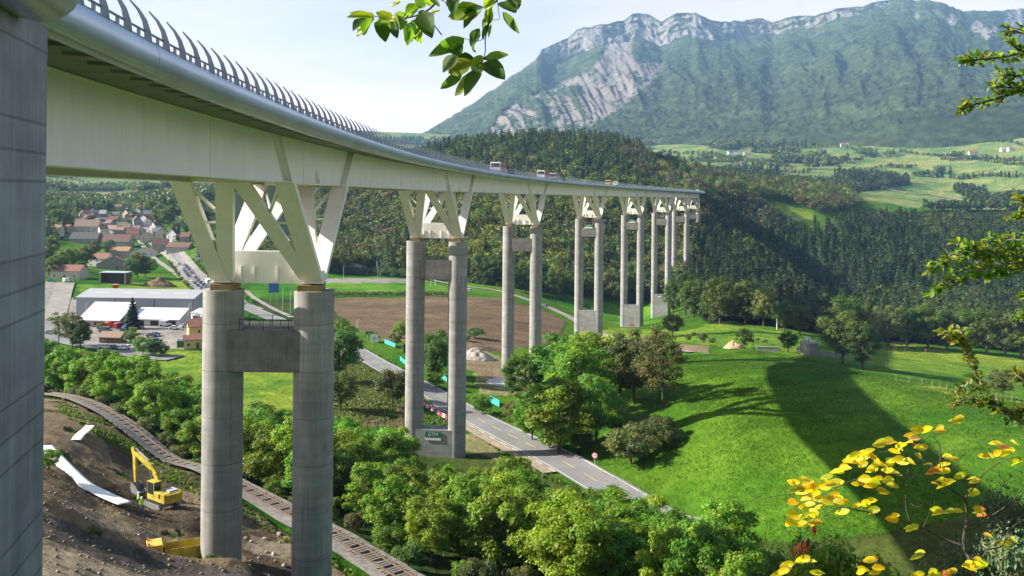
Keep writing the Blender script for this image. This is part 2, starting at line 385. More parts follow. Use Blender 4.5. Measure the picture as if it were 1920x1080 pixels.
def ground_material():
    m, t, p = nodes('ground_cover'); N = t.nodes.new; l = t.links.new
    a = N('ShaderNodeAttribute'); a.attribute_name = 'tint'; tcn = N('ShaderNodeTexCoord')
    n1 = N('ShaderNodeTexNoise'); n1.inputs['Scale'].default_value = 1.1; n1.inputs['Detail'].default_value = 9; n1.inputs['Roughness'].default_value = 0.72
    mpn = N('ShaderNodeMapping'); mpn.inputs['Rotation'].default_value = (0, 0, 0.5); mpn.inputs['Scale'].default_value = (1, 0.45, 1)
    l(tcn.outputs['Object'], mpn.inputs['Vector']); l(mpn.outputs[0], n1.inputs['Vector'])
    mr = N('ShaderNodeMapRange'); mr.inputs[1].default_value = 0.32; mr.inputs[2].default_value = 0.68; mr.inputs[3].default_value = 0.62; mr.inputs[4].default_value = 1.38
    l(n1.outputs['Fac'], mr.inputs[0])
    hs = N('ShaderNodeHueSaturation'); l(a.outputs['Color'], hs.inputs['Color']); l(mr.outputs[0], hs.inputs['Value'])
    l(hs.outputs[0], p.inputs['Base Color']); p.inputs['Roughness'].default_value = 1.0; p.inputs['Specular IOR Level'].default_value = 0.03
    n2 = N('ShaderNodeTexNoise'); n2.inputs['Scale'].default_value = 2.4; n2.inputs['Detail'].default_value = 8; n2.inputs['Roughness'].default_value = 0.7
    l(tcn.outputs['Object'], n2.inputs['Vector'])
    b = N('ShaderNodeBump'); b.inputs['Strength'].default_value = 0.9; b.inputs['Distance'].default_value = 0.35
    l(n2.outputs['Fac'], b.inputs['Height']); l(b.outputs[0], p.inputs['Normal'])
    return m
M_GROUND = ground_material()
def build_ground():
    us = np.concatenate([np.linspace(-1.6, -0.66, 24)[:-1], np.linspace(-0.66, 0.66, 940), np.linspace(0.66, 1.6, 24)[1:]])
    Ys = np.concatenate([np.linspace(-26, 40, 24)[:-1], np.geomspace(40, 160, 300)[:-1], np.geomspace(160, 700, 400)[:-1], np.geomspace(700, 4600, 170)])
    s = Ys + 28.0
    # inside the frame the fan's spokes follow bearings from just behind the viewpoint
    X = us[None, :] * (np.maximum(Ys, 2) + np.clip(28 - np.maximum(Ys, 2) * 0.2, 0, 28))[:, None]; Y = np.repeat(Ys[:, None], len(us), 1)
    Xf, Yf = X.ravel(), Y.ravel(); Z = ground(Xf, Yf)
    C, fo = zone_colours(Xf, Yf, Z)
    grass = (C[:, 1] > C[:, 0] * 1.15) & (Yf < 520) & (Yf > 60)
    Z = Z - np.where(grass, (fbm(Xf / 1.3, Yf / 1.3, 15, 3) * .5 + .5) * .30 + (fbm(Xf / 4.5, Yf / 3.0, 16, 2) * .5 + .5) * .22, 0)
    nr, nc = X.shape; i = np.arange(nr * nc).reshape(nr, nc)
    F = np.stack([i[:-1, :-1].ravel(), i[:-1, 1:].ravel(), i[1:, 1:].ravel(), i[1:, :-1].ravel()], 1)
    me = np_mesh('ground', np.stack([Xf, Yf, Z], 1), F, M_GROUND, C, True)
    o = link('ground', me); tag(o, kind='structure'); return o
build_ground()

# ------------------------------------------------------------------ the mountain
RIDGE = [(300,330),(560,300),(700,283),(770,266),(800,248),(850,218),(900,186),(950,148),(1000,112),(1012,92),(1060,72),(1080,55),(1130,44),(1165,40),(1185,24),(1210,26),(1238,40),(1262,26),(1300,24),(1330,38),(1365,42),(1400,36),(1425,34),(1445,40),(1500,30),(1530,28),(1560,18),(1600,14),(1640,3),(1690,-2),(1740,0),(1770,8),(1800,20),(1850,23),(1900,18),(1930,14),(2050,-10),(2300,30),(2700,120)]
BASE = [(300,345),(700,300),(770,282),(900,275),(1100,262),(1250,258),(1400,255),(1600,245),(1750,215),(1900,190),(2100,180),(2700,220)]
SCAR = [(915,258),(935,222),(965,198),(1000,178),(1030,160),(1062,150),(1085,140),(1110,128),(1128,110),(1140,84),(1160,68),(1185,72),(1180,100),(1188,118),(1215,118),(1245,120),(1235,140),(1205,165),(1170,195),(1135,222),(1095,240),(1060,252),(1010,262),(960,266)]
def build_mountain():
    nu, nv = 900, 260
    pxs = np.linspace(300, 2700, nu); ry = np.interp(pxs, *zip(*RIDGE)); by = np.interp(pxs, *zip(*BASE))
    ry = ry + fbm(pxs / 16, pxs * 0, 51, 4) * 3.5
    Yb = 3000 + 700 * np.clip((1400 - pxs) / 700, -0.4, 1); Yr = 6300 + fbm(pxs / 120, pxs * 0, 53, 2) * 300
    a = (pxs - PX0) / FPX
    Zr = (PY0 - ry + ROLL * (pxs - PX0)) / FPX * Yr; Zb = (PY0 - by + ROLL * (pxs - PX0)) / FPX * Yb
    t = np.linspace(-0.06, 1.0, nv)[:, None] ; tc = np.clip(t, 0, 1)
    cliff = np.interp(pxs, [900, 1005, 1030, 1250, 1330, 1420, 1520, 1700, 1760, 1850, 1890, 2000], [0, .03, .17, .19, .16, .12, .1, .04, .02, .02, .1, .1])[None, :]
    tt = tc * (1 - 0)                            # height fraction
    # distance fraction: gentle foot, steep top, near-vertical cliff band just under the crest
    d = np.where(tc < 1 - cliff, tc / np.maximum(1 - cliff, .01) * 0.965, 0.965 + (tc - 1 + cliff) / np.maximum(cliff, 1e-3) * 0.035)
    d = d ** 0.92
    Y = Yb[None] + (Yr - Yb)[None] * d + np.minimum(t, 0) * 4000; Z = Zb[None] + (Zr - Zb)[None] * tc ** 1.08 + np.minimum(t, 0) * 2500
    X = a[None] * Y
    # spurs and gullies: displace towards / away from the valley
    along = (pxs / 60)[None] + tc * 1.3; w = np.sin(np.pi * np.clip(tc * 1.02, 0, 1)) ** 0.7
    rid = 1 - np.abs(fbm(along * 0.55, tc * 1.4 + 3, 61, 4)) * 2
    rid2 = 1 - np.abs(fbm(along * 2.2, tc * 2.2 + 9, 65, 4)) * 2
    px2, py2 = to_px(X, Y, Z); sc = in_poly(px2, py2, SCAR).astype(float)
    gul = np.abs(fbm(along * 5.0 + tc * 2, tc * 1.2, 71, 4)) * 2
    wx = fbm(along * .8, tc * 2.5, 63, 3) * .9
    rid = 1 - np.abs(fbm(along * 0.42 + wx * .5 + tc * .5, tc * 1.1 + 3, 61, 4)) * 2
    rid2 = fbm(along * 1.3 + wx, tc * 5 + 9, 65, 5)
    disp = w * (rid * 95 + rid2 * 80) + sc * (gul * 36 + fbm(along * 9 + wx * 4, tc * 9, 73, 3) * 30 - 20)
    crag = (np.clip((tc - (1 - cliff)) / np.maximum(cliff, 1e-3), 0, 1) > 0) * (fbm(along * 4.5, tc * 9, 75, 4) * 38 + fbm(along * 14, tc * 22, 77, 3) * 14) * np.clip((1 - tc) * 60, 0, 1)
    disp = disp + crag
    k = np.sqrt(1 + a ** 2)[None]; Y = Y - disp * 0.8; Z = Z + disp * 0.32 * w; X = X - disp * 0.5 * a[None]
    wood = fbm(X / 24, (Y + Z) / 24, 81, 3); Z = Z + wood * 15 * (1 - sc) * (tc > 0.0) * np.clip((1 - tc) * 40, 0, 1)
    px2, py2 = to_px(X, Y, Z)
    n1 = fbm(X / 300, (Y + 2 * Z) / 300, 83, 4); n2 = fbm(X / 60, (Y + 2 * Z) / 60, 85, 4); n3 = fbm(along * 6, tc * 2.5, 87, 4)
    C = np.empty(X.shape + (3,)); C[:] = (0.040, 0.058, 0.022)
    C *= (1 + 0.6 * n2 + 0.3 * n1 + .55 * fbm(X / 26, (Y + 2 * Z) / 26, 89, 3))[..., None]
    scrub = (tc > 0.7) & (n2 + n1 * 0.6 + (tc - 0.7) * 1.2 > 0.25); C[scrub] = np.array((0.065,0.085,0.033))
    mead = (tc < 0.3) & (n1 > 0.3); C[mead] = np.array((0.06,0.085,0.035))
    n3 = fbm(along * 5 + wx * 2.5 + n2 * .5, tc * 5, 87, 4)
    scm = (in_poly(px2 + n3 * 11, py2 + n2 * 8, SCAR)) & (n3 * .9 + n2 * 0.6 - 0.45 * (py2 > 160) * (px2 < 1100) > -0.42); C[scm] = np.array((0.175,0.155,0.14))
    C[scm] *= (1 + 0.35 * n3[scm])[:, None]
    cl = (tc > 1 - cliff * (0.95 + 0.25 * n1)) & (n2 + 0.55 * n3 > -0.30 + 0.9 * np.clip((pxs - 1300) / 600, 0, 1)[None]) & (cliff > .015)
    C[cl] = np.array((0.20,0.19,0.178)); C[cl] *= (1 + 0.35 * fbm(along * 3, tc * 60, 91, 3)[cl])[:, None]
    top = tc > 0.985; C[top & (n2 > -0.1)] = np.array((0.075, 0.09, 0.04))
    for qx, qy, r in ((1785, 38, 9), (1832, 50, 11), (1848, 62, 10), (1905, 30, 16), (1890, 45, 8), (1866, 58, 8), (1862, 140, 6), (1718, 30, 5)):
        m = ((px2 - qx) ** 2 / r ** 2 + (py2 - qy) ** 2 / (r * 1.2) ** 2 + n3 * 0.6) < 1; C[m] = np.array((0.19, 0.18, 0.17))
    i = np.arange(nu * nv).reshape(nv, nu)
    F = np.stack([i[:-1, :-1].ravel(), i[:-1, 1:].ravel(), i[1:, 1:].ravel(), i[1:, :-1].ravel()], 1)
    V = np.stack([X.ravel(), Y.ravel(), Z.ravel()], 1)
    # back slope so that the mountain is a solid hill
    m, tr, p = nodes('mountain_cover'); N = tr.nodes.new; l = tr.links.new
    at_ = N('ShaderNodeAttribute'); at_.attribute_name = 'tint'; tcn = N('ShaderNodeTexCoord')
    nn = N('ShaderNodeTexNoise'); nn.inputs['Scale'].default_value = 0.035; nn.inputs['Detail'].default_value = 8; nn.inputs['Roughness'].default_value = 0.7
    l(tcn.outputs['Object'], nn.inputs['Vector'])
    mr = N('ShaderNodeMapRange'); mr.inputs[1].default_value = 0.35; mr.inputs[2].default_value = 0.65; mr.inputs[3].default_value = 0.6; mr.inputs[4].default_value = 1.4
    l(nn.outputs['Fac'], mr.inputs[0]); hs = N('ShaderNodeHueSaturation'); l(at_.outputs['Color'], hs.inputs['Color']); l(mr.outputs[0], hs.inputs['Value'])
    l(hs.outputs[0], p.inputs['Base Color']); p.inputs['Roughness'].default_value = 0.95; p.inputs['Specular IOR Level'].default_value = 0.05
    b = N('ShaderNodeBump'); b.inputs['Strength'].default_value = 1.0; b.inputs['Distance'].default_value = 14; l(nn.outputs['Fac'], b.inputs['Height']); l(b.outputs[0], p.inputs['Normal'])
    me = np_mesh('mountain', V, F, m, np.clip(C.reshape(-1, 3), 0.005, 1), True)
    o = link('mountain', me); tag(o, kind='structure')
    # far side
    Vb = np.stack([X[-1], Y[-1], Z[-1]], 1); Vc = Vb + np.array([0, 2600, 0]); Vc[:, 2] = -60
    j = np.arange(nu); F2 = np.stack([j[:-1], j[1:], j[1:] + nu, j[:-1] + nu], 1)
    me2 = np_mesh('mountain_back', np.concatenate([Vb, Vc]), F2, m, np.tile(np.array([[.05, .07, .03]]), (2 * nu, 1)), True)
    o2 = link('mountain_back', me2); tag(o2, kind='structure')
build_mountain()
# ------------------------------------------------------------------ the viaduct
H0, K0, KD = 0.02293, 0.00126, -2.583e-6; ZT0, ZG = -9.953, -0.004682
_ss = np.arange(-90, 921, 0.5); _hd = H0 + K0 * _ss + KD * _ss ** 2 / 2
_hd = np.where(_ss < -44, _hd + 0.0016 * (_ss + 44), _hd)           # a little tighter near the abutment
_cx = np.concatenate([[0], np.cumsum(np.sin((_hd[1:] + _hd[:-1]) / 2) * .5)]); _cy = np.concatenate([[0], np.cumsum(np.cos((_hd[1:] + _hd[:-1]) / 2) * .5)])
_cx += -24.4 - np.interp(0, _ss, _cx); _cy += 91.4 - np.interp(0, _ss, _cy)
def cl(s): return float(np.interp(s, _ss, _cx)), float(np.interp(s, _ss, _cy)), float(np.interp(s, _ss, _hd))
def zt(s): return ZT0 + ZG * s
def bp(s, off, h):
    """point at station s, off metres to the right of the axis, h above the column tops"""
    x, y, a = cl(s); return Vector((x + off * math.cos(a), y - off * math.sin(a), zt(s) + h))
HG, HW = 10.63, 14.6                     # girder soffit, slab soffit above the column tops
PIERS = [0.0, 102.5, 207.9, 328.8, 436.8, 535.3, 629.9, 745.0]
S_END, S_START = 808.0, -69.0
M_STEEL = mat('pale_green_white_steel_paint', (0.78, 0.765, 0.70), 0.4, 0, 0.4, 0.05, 0.4, streak=0.06)
M_CONC = None
def concrete(name, col, z0, step, dark=0.14, extra=(), jd=0.62):
    """cast concrete: streaks, mottling and lift joints every `step` metres of height"""
    m, t, p = nodes(name); N = t.nodes.new; l = t.links.new
    p.inputs['Roughness'].default_value = 0.85; p.inputs['Specular IOR Level'].default_value = 0.25
    g = N('ShaderNodeNewGeometry'); sx = N('ShaderNodeSeparateXYZ'); l(g.outputs['Position'], sx.inputs[0])
    tcn = N('ShaderNodeTexCoord')
    n1 = N('ShaderNodeTexNoise'); n1.inputs['Scale'].default_value = 0.5; n1.inputs['Detail'].default_value = 8; n1.inputs['Roughness'].default_value = 0.6; l(g.outputs['Position'], n1.inputs['Vector'])
    mp = N('ShaderNodeMapping'); mp.inputs['Scale'].default_value = (1.7, 1.7, 0.08); l(g.outputs['Position'], mp.inputs['Vector'])
    n2 = N('ShaderNodeTexNoise'); n2.inputs['Scale'].default_value = 2.2; n2.inputs['Detail'].default_value = 7; n2.inputs['Roughness'].default_value = 0.6; l(mp.outputs[0], n2.inputs['Vector'])
    mp3 = N('ShaderNodeMapping'); mp3.inputs['Scale'].default_value = (0.15, 0.15, 1.3); l(g.outputs['Position'], mp3.inputs['Vector'])
    n3 = N('ShaderNodeTexNoise'); n3.inputs['Scale'].default_value = 1.0; n3.inputs['Detail'].default_value = 4; l(mp3.outputs[0], n3.inputs['Vector'])
    # lift index and joint line
    su = N('ShaderNodeMath'); su.operation = 'SUBTRACT'; su.inputs[1].default_value = z0; l(sx.outputs['Z'], su.inputs[0])
    dv = N('ShaderNodeMath'); dv.operation = 'DIVIDE'; dv.inputs[1].default_value = step; l(su.outputs[0], dv.inputs[0])
    fr = N('ShaderNodeMath'); fr.operation = 'FRACT'; l(dv.outputs[0], fr.inputs[0])
    fl = N('ShaderNodeMath'); fl.operation = 'FLOOR'; l(dv.outputs[0], fl.inputs[0])
    wn = N('ShaderNodeTexWhiteNoise'); wn.noise_dimensions = '1D'; l(fl.outputs[0], wn.inputs['W'])
    lt = N('ShaderNodeMath'); lt.operation = 'LESS_THAN'; lt.inputs[1].default_value = 0.075 / step; l(fr.outputs[0], lt.inputs[0])
    jl = lt.outputs[0]
    for ex_ in extra:
        s1 = N('ShaderNodeMath'); s1.operation = 'SUBTRACT'; s1.inputs[1].default_value = ex_; l(fr.outputs[0], s1.inputs[0])
        ab_ = N('ShaderNodeMath'); ab_.operation = 'ABSOLUTE'; l(s1.outputs[0], ab_.inputs[0])
        l2 = N('ShaderNodeMath'); l2.operation = 'LESS_THAN'; l2.inputs[1].default_value = 0.04 / step; l(ab_.outputs[0], l2.inputs[0])
        mxn = N('ShaderNodeMath'); mxn.operation = 'MAXIMUM'; l(jl, mxn.inputs[0]); l(l2.outputs[0], mxn.inputs[1]); jl = mxn.outputs[0]
    def mr(src, a, b, c, d):
        q = N('ShaderNodeMapRange'); q.inputs[1].default_value = a; q.inputs[2].default_value = b; q.inputs[3].default_value = c; q.inputs[4].default_value = d; l(src, q.inputs[0]); return q.outputs[0]
    def mul(a, b):
        q = N('ShaderNodeMath'); q.operation = 'MULTIPLY'; l(a, q.inputs[0]); l(b, q.inputs[1]); return q.outputs[0]
    v = mul(mr(n1.outputs['Fac'], .3, .7, 1 - dark, 1 + dark), mr(n2.outputs['Fac'], .35, .68, 1.07, 0.8))
    v = mul(v, mr(n3.outputs['Fac'], .35, .65, 0.92, 1.08)); v = mul(v, mr(wn.outputs['Value'], 0, 1, 0.9, 1.1)); v = mul(v, mr(jl, 0, 1, 1, jd))
    hs = N('ShaderNodeHueSaturation'); hs.inputs['Color'].default_value = (*col, 1); l(v, hs.inputs['Value']); l(hs.outputs[0], p.inputs['Base Color'])
    b = N('ShaderNodeBump'); b.inputs['Strength'].default_value = 0.35; b.inputs['Distance'].default_value = 0.03; l(n2.outputs['Fac'], b.inputs['Height']); l(b.outputs[0], p.inputs['Normal'])
    return m
M_CONC = concrete('cast_concrete', (0.30, 0.292, 0.275), ZT0 - 8.0, 4.65, 0.18)
M_CONC_DARK = concrete('rain_stained_concrete', (0.185, 0.178, 0.168), ZT0 - 8.0, 40.0, 0.25)
M_ABUT = concrete('board_marked_concrete', (0.27, 0.28, 0.29), -1.82, 3.53, 0.2, (0.57, 0.785), 0.66)
M_SLAB = mat('deck_slab_concrete', (0.30, 0.29, 0.25), 0.85, 0, 0.2, 0.15, 0.4)
M_GALV = mat('galvanised_cornice_sheet', (0.44, 0.49, 0.535), 0.30, 0.85, 0.4, 0.12, 0.3, bump=0.0)
M_FIN = mat('galvanised_windscreen_steel', (0.24, 0.28, 0.325), 0.5, 0.3, 0.5, 0.06, 2.0)
M_ASPH = mat('asphalt', (0.13, 0.13, 0.135), 0.9, 0, 0.2, 0.2, 0.35)
M_OCHRE = mat('ochre_primer', (0.24, 0.175, 0.075), 0.7, 0, 0.3, 0.2, 1.5)
M_DKSTEEL = mat('dark_steel', (0.05, 0.052, 0.055), 0.5, 0.6, 0.4)
M_WHITE = mat('white_paint', (0.75, 0.75, 0.73), 0.5)
M_SIGNGREEN = mat('sign_green', (0.02, 0.16, 0.09), 0.5); M_SIGNBLUE = mat('sign_blue', (0.04, 0.13, 0.33), 0.5)
M_BLACK = mat('black_paint', (0.02, 0.02, 0.022), 0.5)

def text(name, body, size, m, parent, loc, rot, extrude=0.01):
    c = bpy.data.curves.new(name, 'FONT'); c.body = body; c.size = size; c.extrude = extrude; c.align_x = 'CENTER'; c.align_y = 'CENTER'; c.resolution_u = 3
    tmp = bpy.data.objects.new(name + '_curve', c); COL.objects.link(tmp); bpy.context.view_layer.update()
    me = bpy.data.meshes.new_from_object(tmp.evaluated_get(bpy.context.evaluated_depsgraph_get())); bpy.data.objects.remove(tmp, do_unlink=True); bpy.data.curves.remove(c)
    me.name = name; me.materials.clear(); o = link(name, me, parent, m); o.location = loc; o.rotation_euler = rot; return o

deck = empty('viaduct_deck', (0, 0, 0), 0, 'long curving steel and concrete viaduct deck with silver edge and horn-shaped windscreen', 'bridge')
def sweep(profile, s0, s1, step, closed=True):
    b = MB(); ss = list(np.arange(s0, s1, step)) + [s1]
    b.loft([[bp(s, o, h) for o, h in profile] for s in ss], True, closed); return b
sweep([(-9.0, HW + .2), (-4.3, HW), (4.3, HW), (9.0, HW + .2), (9.05, HW + .55), (-9.05, HW + .55)], S_START, S_END, 3).build('deck_slab', M_SLAB, deck)
sweep([(-8.2, HW + .56), (8.2, HW + .56), (8.2, HW + .64), (-8.2, HW + .64)], S_START, S_END, 3).build('carriageway', M_ASPH, deck)
for sg in (-1, 1):
    w = MB()
    for (a, b_, c, d) in ((4.57, 4.63, HG + .08, HW), (4.05, 5.15, HG, HG + .08), (4.2, 5.0, HW - .05, HW - .004)):
        sg_ = sweep([(sg * a, c), (sg * b_, c), (sg * b_, d), (sg * a, d)], S_START + .2, S_END, 2.5); w.add(sg_.v, sg_.f)
    g = w.build('girder', M_STEEL, deck)
    for i, s0 in enumerate(PIERS):
        for fs in (-1, 1):                         # inclined web plates that carry the legs on upward
            for dd in (-.55, .55):
                a = bp(s0 + fs * 11.5 + dd, sg * 4.87, HG + .08); b_ = bp(s0 + fs * (11.5 + 4.1) + dd, sg * 4.87, HW - .05)
                st = MB(); st.bar(a, b_, .06, .46, up=(math.cos(cl(s0)[2]), -math.sin(cl(s0)[2]), 0)); st.build('web_stiffener', M_STEEL, g)
        e = [bp(s0 + q, sg * 4.66, h) for q, h in ((-.05, HG + .09), (-.05, HG + 1.5))] + [bp(s0 - .05, sg * 5.12, HG + .09)]
        e2 = [bp(s0 + .06, sg * 4.66, h) for h in (HG + .09, HG + 1.5)] + [bp(s0 + .06, sg * 5.12, HG + .09)]
        st = MB(); st.add(e + e2, [(0, 1, 2), (5, 4, 3), (0, 2, 5, 3), (2, 1, 4, 5), (1, 0, 3, 4)]); st.build('web_gusset', M_STEEL, g)
    for s in np.arange(S_START + 10, S_END - 4, 27.0): st = MB(); st.bar(bp(s, sg * 4.65, HG + .1), bp(s, sg * 4.65, HW - .06), .04, .05); st.build('web_seam', M_STEEL, g)
    # slab ribs: transverse precast plates hanging just under the overhang
    rb = MB()
    for k, s in enumerate(np.arange(S_START + 1, S_END, 2.4)):
        a, b_ = bp(s, sg * 6.9, HW + .06), bp(s, sg * 8.95, HW + .02)
        if sg > 0 and k < 60: q = MB(); q.bar(a, b_, 1.2, .22, h2=.34); q.build('overhang_rib', M_SLAB, deck)
        else: rb.bar(a, b_, 1.2, .22, h2=.34)
    tag(rb.build('overhang_ribs', M_SLAB, deck), kind='stuff')
    # cornice: bent sheet in 12 m lengths with a fine joint
    c = MB(); prof = []
    for k in range(15):
        t = math.pi * (0.5 - k / 14.0); prof.append((sg * (9.1 + .55 * math.cos(t) ** 0.7 if math.cos(t) > 0 else 9.0), 14.78 + .70 * math.sin(t) * (1 if t > 0 else 1.0)))
    prof += [(sg * 8.93, 14.14), (sg * 8.93, 15.42)]
    c2 = []
    for s0 in np.arange(-68.6, S_END, 12.0):
        s1 = min(s0 + 11.96, S_END); ss = np.linspace(s0, s1, 6); c.loft([[bp(s, o, h) for o, h in prof] for s in ss])
    c.build('cornice', M_GALV, deck, smooth=True)
    r = MB(); ss = np.arange(-68, S_END, 3.0); r.tube([bp(s, sg * 9.12, 15.86) for s in ss], .05, 6); r.tube([bp(s, sg * 9.05, 15.62) for s in ss], .03, 5)
    r.build('rail', M_FIN, deck, smooth=True)
    po = MB()
    for k, s in enumerate(np.arange(-66.9, S_END, 2.35)):
        if sg > 0 and k < 90: q = MB(); q.box(bp(s, sg * 9.12, 15.68), (.12, .08, .42), -cl(s)[2]); q.build('rail_post', M_FIN, deck)
        else: po.box(bp(s, sg * 9.12, 15.68), (.12, .08, .42), -cl(s)[2])
    tag(po.build('rail_posts', M_FIN, deck), kind='stuff')

def fin_shape(b, s, sg):
    """a horn: broad foot on the cornice, curving up and in over the road to a point"""
    C0 = [(9.30, 15.40), (9.27, 15.80), (9.15, 16.25), (8.92, 16.66), (8.58, 17.05)]; W = [.30, .25, .18, .11, .05]
    q = []
    for k, (o, h) in enumerate(C0):
        o2, h2 = C0[min(k + 1, 4)]; o1, h1 = C0[max(k - 1, 0)]
        d = Vector((o2 - o1, h2 - h1)).normalized(); n = Vector((d.y, -d.x))
        q.append([(o + n.x * W[k] / 2 * s_, h + n.y * W[k] / 2 * s_) for s_ in (-1, 1)])
    rings = [[bp(s + e, sg * o, h) for (o, h), e in ((p[0], -.035), (p[1], -.035), (p[1], .035), (p[0], .035))] for p in q]
    b.loft(rings)
_fs = np.arange(-66.3, S_END - 3, 2.35)
for s in _fs[:100]: fin_shape_b = MB(); fin_shape(fin_shape_b, s, 1); fin_shape_b.build('windscreen_fin', M_FIN, deck)
_b = MB()
for s in _fs[100:]: fin_shape(_b, s, 1)
for s in _fs: fin_shape(_b, s, -1)
tag(_b.build('windscreen_fins', M_FIN, deck), kind='stuff')

def hexa(b, A, B):
    """solid between quad A and quad B"""
    b.add(list(A) + list(B), [(3, 2, 1, 0), (4, 5, 6, 7), (0, 1, 5, 4), (1, 2, 6, 5), (2, 3, 7, 6), (3, 0, 4, 7)])
def leg(b, s0, fs, o0, o1, wt, wb, hb=.95, depth=.75, side=0):
    """inclined box leg from the bearing node (o0) up to the girder (o1)"""
    def q(o, s, h, w): return [bp(s - depth / 2, o - w / 2, h), bp(s - depth / 2, o + w / 2, h), bp(s + depth / 2, o + w / 2, h), bp(s + depth / 2, o - w / 2, h)]
    N = 5
    for k in range(N):
        t0, t1 = k / N, (k + 1) / N
        f = lambda t: (o0 + (o1 - o0) * t, s0 + fs * (.5 + 11.0 * t), hb + (HG - .01 - hb) * t, wb + (wt - wb) * t)
        a, c = f(t0), f(t1); hexa(b, q(*[a[i] for i in (0, 1, 2)], a[3]), q(*[c[i] for i in (0, 1, 2)], c[3]))
for i, s0 in enumerate(PIERS):
    sup = MB()
    sup.box(bp(s0, 0, 2.35), (7.6, .7, 3.1), -cl(s0)[2])           # transverse plate girder between the two bearings
    sp = sup.build('support_crossbeam', M_STEEL, deck, bevel=.03)
    for o in (-2.7, -1.35, 1.0, 2.6): rb = MB(); rb.box(bp(s0 - .47, o, 1.6), (.06, .24, 1.5), -cl(s0)[2]); rb.build('rib', M_STEEL, sp)
    rb = MB(); rb.box(bp(s0 - .02, 0, .74), (7.0, 1.0, .1), -cl(s0)[2]); rb.build('bottom_flange', M_STEEL, sp)
    for sg in (-1, 1):
        nd = MB(); nd.box(bp(s0, sg * 4.6, 1.35), (1.75, 1.7, 1.2), -cl(s0)[2]); nd.box(bp(s0, sg * 4.6, .78), (2.2, 2.1, .1), -cl(s0)[2])
        n = nd.build('bearing_node', M_STEEL, sp, bevel=.05)
        for fs in (-1, 1):
            l1 = MB(); leg(l1, s0, fs, sg * 4.75, sg * 4.6, 1.75, 1.7, depth=.9); l1.build('support_leg', M_STEEL, deck)
            l2 = MB(); leg(l2, s0, fs, sg * 4.15, sg * .72, 1.6, 1.5, depth=.72); l2.build('support_leg', M_STEEL, deck)
            # gusset filling the foot of the V, tie and brace across it
            gp = MB()
            def fp(t, o, e): return bp(s0 + fs * (.5 + 11.0 * t) + e, o, .95 + (HG - .96) * t)
            def edge(t): return sg * (4.75 - .15 * t), sg * (4.15 - 3.53 * t)
            hexa(gp, [fp(0, edge(0)[0], -.1), fp(0, edge(0)[1], -.1), fp(0, edge(0)[1], .1), fp(0, edge(0)[0], .1)], [fp(.44, edge(.44)[0], -.1), fp(.44, edge(.44)[1], -.1), fp(.44, edge(.44)[1], .1), fp(.44, edge(.44)[0], .1)])
            gp.build('gusset_plate', M_STEEL, deck); gp = MB(); gp.bar(fp(.62, edge(.62)[0], 0), fp(.62, edge(.62)[1], 0), .3, .2)
            gp.build('brace', M_STEEL, deck); gp = MB(); gp.bar(fp(.97, edge(.97)[0] - sg * .6, 0), fp(.64, edge(.64)[1], 0), .2, .3)
            gp.build('brace', M_STEEL, deck)
    for fs in (-1, 1):                                             # top chord across the three leg heads
        tb = MB(); s = s0 + fs * 11.4; tb.bar(bp(s, -4.0, HG + .35), bp(s, 4.0, HG + .35), .7, .68); tb.build('head_beam', M_STEEL, deck)

